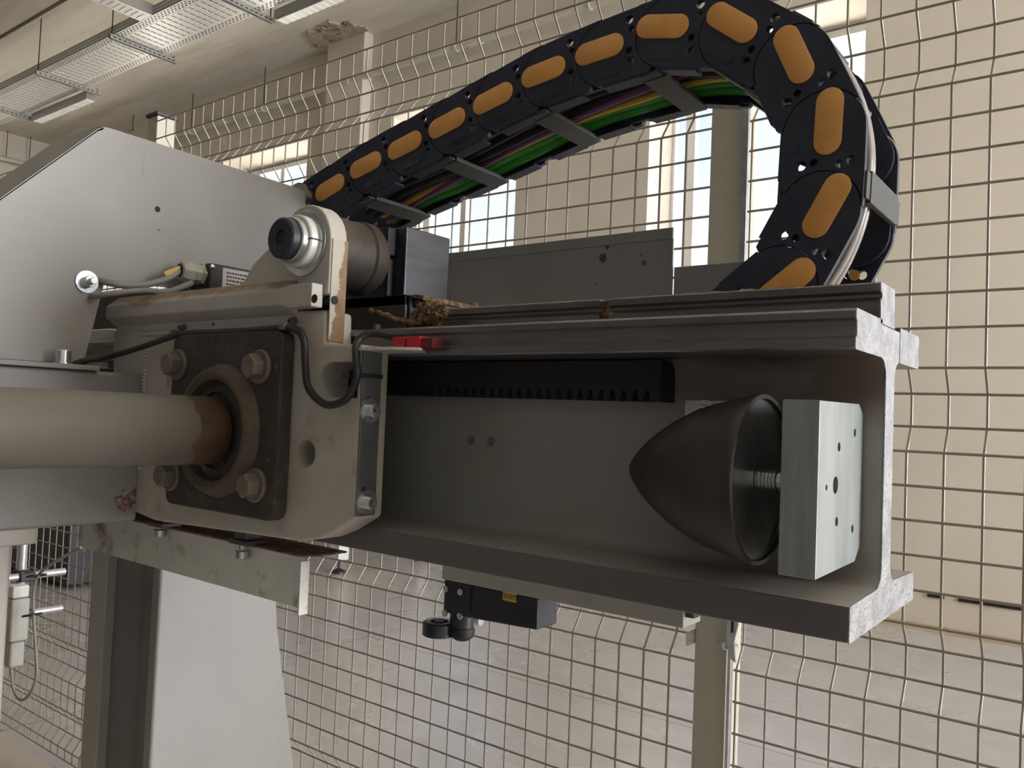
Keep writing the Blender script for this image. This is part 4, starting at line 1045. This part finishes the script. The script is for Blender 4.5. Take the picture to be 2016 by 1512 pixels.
# even out to an exact pitch
PV = [PV[i] + ((PV[min(i + 1, 12)] - PV[min(i + 1, 12) - 1]).normalized()) * .007 for i in range(13)]
PV = [p + Vector(((PV[min(i + 1, 12)] - PV[min(i + 1, 12) - 1]).normalized().z, 0, -(PV[min(i + 1, 12)] - PV[min(i + 1, 12) - 1]).normalized().x)) * .004 for i, p in enumerate(PV)]
ch = [PV[0]]
for k in range(1, len(PV)):
    d = (PV[k] - ch[-1]); ch.append(ch[-1] + d.normalized() * PT)
for ang in (-143, -168, -179, -180, -180):
    ch.append(ch[-1] + Vector((math.cos(R_(ang)), 0, math.sin(R_(ang)))) * PT)
ch.insert(0, ch[0] - (ch[1] - ch[0]).normalized() * PT)
r0 = .0335
def link_outline(top_h=.0345):
    pts = [(r0 * math.cos(R_(a)), r0 * math.sin(R_(a))) for a in range(270, 80, -10)]        # round nose, going bottom -> left -> top
    pts += [(.030, r0 + .0008), (PT - .006, top_h)]
    for t in range(86, -66, -8):
        pts.append((PT - (r0 + .0008) * math.cos(R_(t)), (r0 + .0008) * math.sin(R_(t))))
    pts += [(.046, -r0)]
    return pts
HOLES = ((.0270, .0240, .0042), (.0290, .0142, .0033), (.0258, -.0062, .0033), (.0275, -.0165, .0042))
carrier = thing('energy_chain', 'black plastic cable chain with orange caps arching over the beam', 'cable chain', (ch[8].x, YH, ch[8].z))
def make_link(near):
    ol = link_outline()
    tongue = [(.036, -.0315), (PT, -.0315)] + [(PT + .028 * math.cos(R_(a)), .0315 * math.sin(R_(a))) for a in range(-80, 81, 16)] + [(PT, .0315), (.036, .0315)]
    if near: ya, yb, yc, yd = YH, YH + .0065, YH + .0066, YH + .0115
    else: ya, yb, yc, yd = YR - .0065, YR, YR - .0115, YR - .0066
    A = MB().prism(ol, 'Y', ya, yb).build('side_link', m_link, None, bevel=.0011, origin=(0, 0, 0)); bake(A)
    B = MB().prism(tongue, 'Y', yc, yd).build('t', m_link, None, origin=(0, 0, 0))
    bm = bmesh.new()
    for o in (A, B): bm.from_mesh(o.data)
    me = bpy.data.meshes.new('side_link'); bm.to_mesh(me); bm.free(); me.materials.append(m_link)
    A.data = me; bpy.data.objects.remove(B)
    cut(A, [MB().cyl((x, ya - .02, z), (x, yb + .02, z), r, 24) for x, z, r in HOLES])
    ex = MB().box(-.004, .038, *((YH + .0005, YH + .016) if near else (YR - .016, YR - .0005)), -r0 - .0022, -r0 + .0002)
    if near: ex.prism(rrect(-.014, .016, -.0265, -.0185, .003), 'Y', YH - .0005, YH + .0005)
    E_ = ex.build('t', m_link, None, bevel=.0003, origin=(0, 0, 0)); bake(E_)
    bm = bmesh.new(); bm.from_mesh(A.data); bm.from_mesh(E_.data); bm.to_mesh(A.data); bm.free(); bpy.data.objects.remove(E_)
    for p in A.data.polygons: p.use_smooth = True
    A.data.set_sharp_from_angle(angle=R_(22))
    return A
lk = make_link(True); lkf = make_link(False)
def capsule(hw, r, n=10): return [(hw + r * math.cos(R_(a)), r * math.sin(R_(a))) for a in range(-90, 91, 180 // n)] + [(-hw + r * math.cos(R_(a)), r * math.sin(R_(a))) for a in range(90, 271, 180 // n)]
capm = MB()
for t0, (hw, r, y) in enumerate(((.0165, .0115, 0), (.0165, .0115, -.0012), (.0160, .0104, -.0020))): pass
vs = []; fs = []; rings = ((.0165, .0112, 0), (.0165, .0112, -.0010), (.0162, .0103, -.0018))
m_ = None
for hw, r, y in rings:
    c_ = capsule(hw, r); m_ = len(c_); vs += [(x - .007, YH + y - .0002, z + .004) for x, z in c_]
for k in range(2):
    for i in range(m_): fs.append((k * m_ + i, k * m_ + (i + 1) % m_, (k + 1) * m_ + (i + 1) % m_, (k + 1) * m_ + i))
fs += [tuple(range(m_)), tuple(range(2 * m_, 3 * m_))]
cap = MB().add(vs, fs).build('orange_cap', m_orange, None, origin=(0, 0, 0), smooth=50)
barm = MB().box(.034, .058, YH + .0125, YR - .0125, -r0 - .003, -r0 + .002).box(.036, .056, YH + .002, YH + .0125, -r0 - .0022, -r0 + .001).box(.036, .056, YR - .0125, YR - .002, -r0 - .0022, -r0 + .001).build('crossbar', m_bar, None, bevel=.0008, origin=(0, 0, 0))
barw = MB().box(.034, .060, YH + .0125, YR - .0125, r0 - .001, r0 + .004).box(.036, .058, YH + .002, YH + .0125, r0 - .001, r0 + .003).box(.036, .058, YR - .0125, YR - .002, r0 - .001, r0 + .003).build('crossbar', m_bar, None, bevel=.0008, origin=(0, 0, 0))
sepm = MB().box(.041, .049, YH + .030, YH + .033, -r0 + .001, r0 - .0005).build('separator', m_link, None, origin=(0, 0, 0))
rivm = MB()
for z in (-.016, 0, .016): rivm.lathe([(0, .0050), (.001, .0050), (.001, .0018), (.0002, .0016)], (.0, YR - .0116, z), (0, -1, 0), 16)
protos = []
cw = wloc(carrier)
for i in range(len(ch) - 1):
    d = ch[i + 1] - ch[i]; ang = math.atan2(d.z, d.x)
    o = lk if i == 0 else lk.copy()
    if i: COL.objects.link(o)
    o.parent = carrier; o.location = Vector((ch[i].x, 0, ch[i].z)) - cw; o.rotation_euler = (0, -ang, 0)
    of = lkf if i == 0 else lkf.copy()
    if i: COL.objects.link(of)
    of.parent = carrier; of.location = o.location; of.rotation_euler = o.rotation_euler
    def kid(src, first):
        c = src if first else src.copy()
        if not first: COL.objects.link(c)
        c.parent = o; c.location = (0, 0, 0); c.rotation_euler = (0, 0, 0)
    kid(cap, i == 0)
    if i % 2 == 1: kid(barm, i == 1); kid(barw, i == 1); kid(sepm, i == 1)
    if i in (12,):
        for z in (-.020, 0, .018):
            rv = MB().lathe([(0, .0050), (.001, .0050), (.001, .0018), (.0002, .0016)], (.030, YR - .0067, z), (0, -1, 0), 16).build('orange_rivet', m_orange, None, origin=(0, 0, 0))
            rv.parent = of; rv.location = (0, 0, 0)
    if i in (2, 3, 4, 5):
        tm = text_mesh('moulded_code', 'M3281.57', .0062, m_paleink if i in (2, 3) else m_link, None, (0, 0, 0), (1, 0, 0), (0, 0, 1), .0002)
        tm.parent = o; tm.location = (.001, YH - .0008, -.0226)
# cables running inside the chain
def chainpath(y, off, y2=None, n0=1, n1=17, wav=0.0, ph=0):
    pts = []
    for i in range(n0, n1):
        if i >= len(ch): break
        a = ch[max(i - 1, 0)]; b_ = ch[min(i + 1, len(ch) - 1)]; t = (b_ - a).normalized(); nn = Vector((-t.z, 0, t.x))
        k = (i - n0) / (n1 - n0)
        yy = y + ((y2 - y) * k if y2 is not None else 0)
        pts.append(Vector((ch[i].x, yy, ch[i].z)) + nn * (off + wav * math.sin(i * 1.3 + ph)))
    return smoothpath(pts, 8)
CB = (('carrier_cable', 'thick green cable inside the chain, lowest and farthest from the camera', m_grn, .779, -.022, .0056, None, .001),
      ('carrier_cable', 'green cable inside the chain beside the yellow one', m_grn, .7685, -.018, .0045, None, .002),
      ('carrier_cable', 'yellow ochre cable inside the chain between green and black ones', m_yelc, .759, -.0185, .0042, .757, .002),
      ('carrier_cable', 'purple cable crossing inside the left part of the chain', m_pur, .768, -.0235, .0038, .722, .0015),
      ('carrier_cable', 'black cable inside the chain right beside the yellow one', m_cable, .7475, -.019, .0050, None, .002),
      ('carrier_cable', 'thick black cable along the middle of the chain', m_cable, .735, -.020, .0058, None, .001),
      ('carrier_cable', 'black cable nearest the camera side inside the chain', m_cable, .7195, -.0185, .0055, None, .002),
      ('air_hose', 'clear air hose bulging out of the outer side of the chain bend', m_hose, .708, .0255, .0046, None, .001),
      ('air_hose', 'second clear air hose behind the first in the chain bend', m_hose, .721, .025, .0050, None, .002))
for i, (nm, lab, mt, y, off, r, y2, wv) in enumerate(CB):
    n1 = 9 if mt is m_pur else 17
    tag(MB().tube(chainpath(y, off, y2, 1, n1, wv, i), r, 10).build(nm, mt, smooth=60), lab, 'cable')
# ribbed conduit between the cables
rp = chainpath(.7565, -.0125, None, 1, 14)
tag(MB().tube(rp, .0040, 10).build('ribbed_conduit', m_cable, smooth=60), 'black ribbed conduit between yellow and green cables in the chain', 'conduit')
# bracket that holds the fixed chain end
be = thing('chain_end_bracket', 'dark end bracket holding the chain where it meets the grey cover', 'bracket', (ch[0].x, .74, ch[0].z))
MB().box(ch[0].x - .06, ch[0].x - .039, YH + .002, YR - .002, ch[0].z - .06, ch[0].z + .02).build('end_plate', m_link, be, bevel=.002)
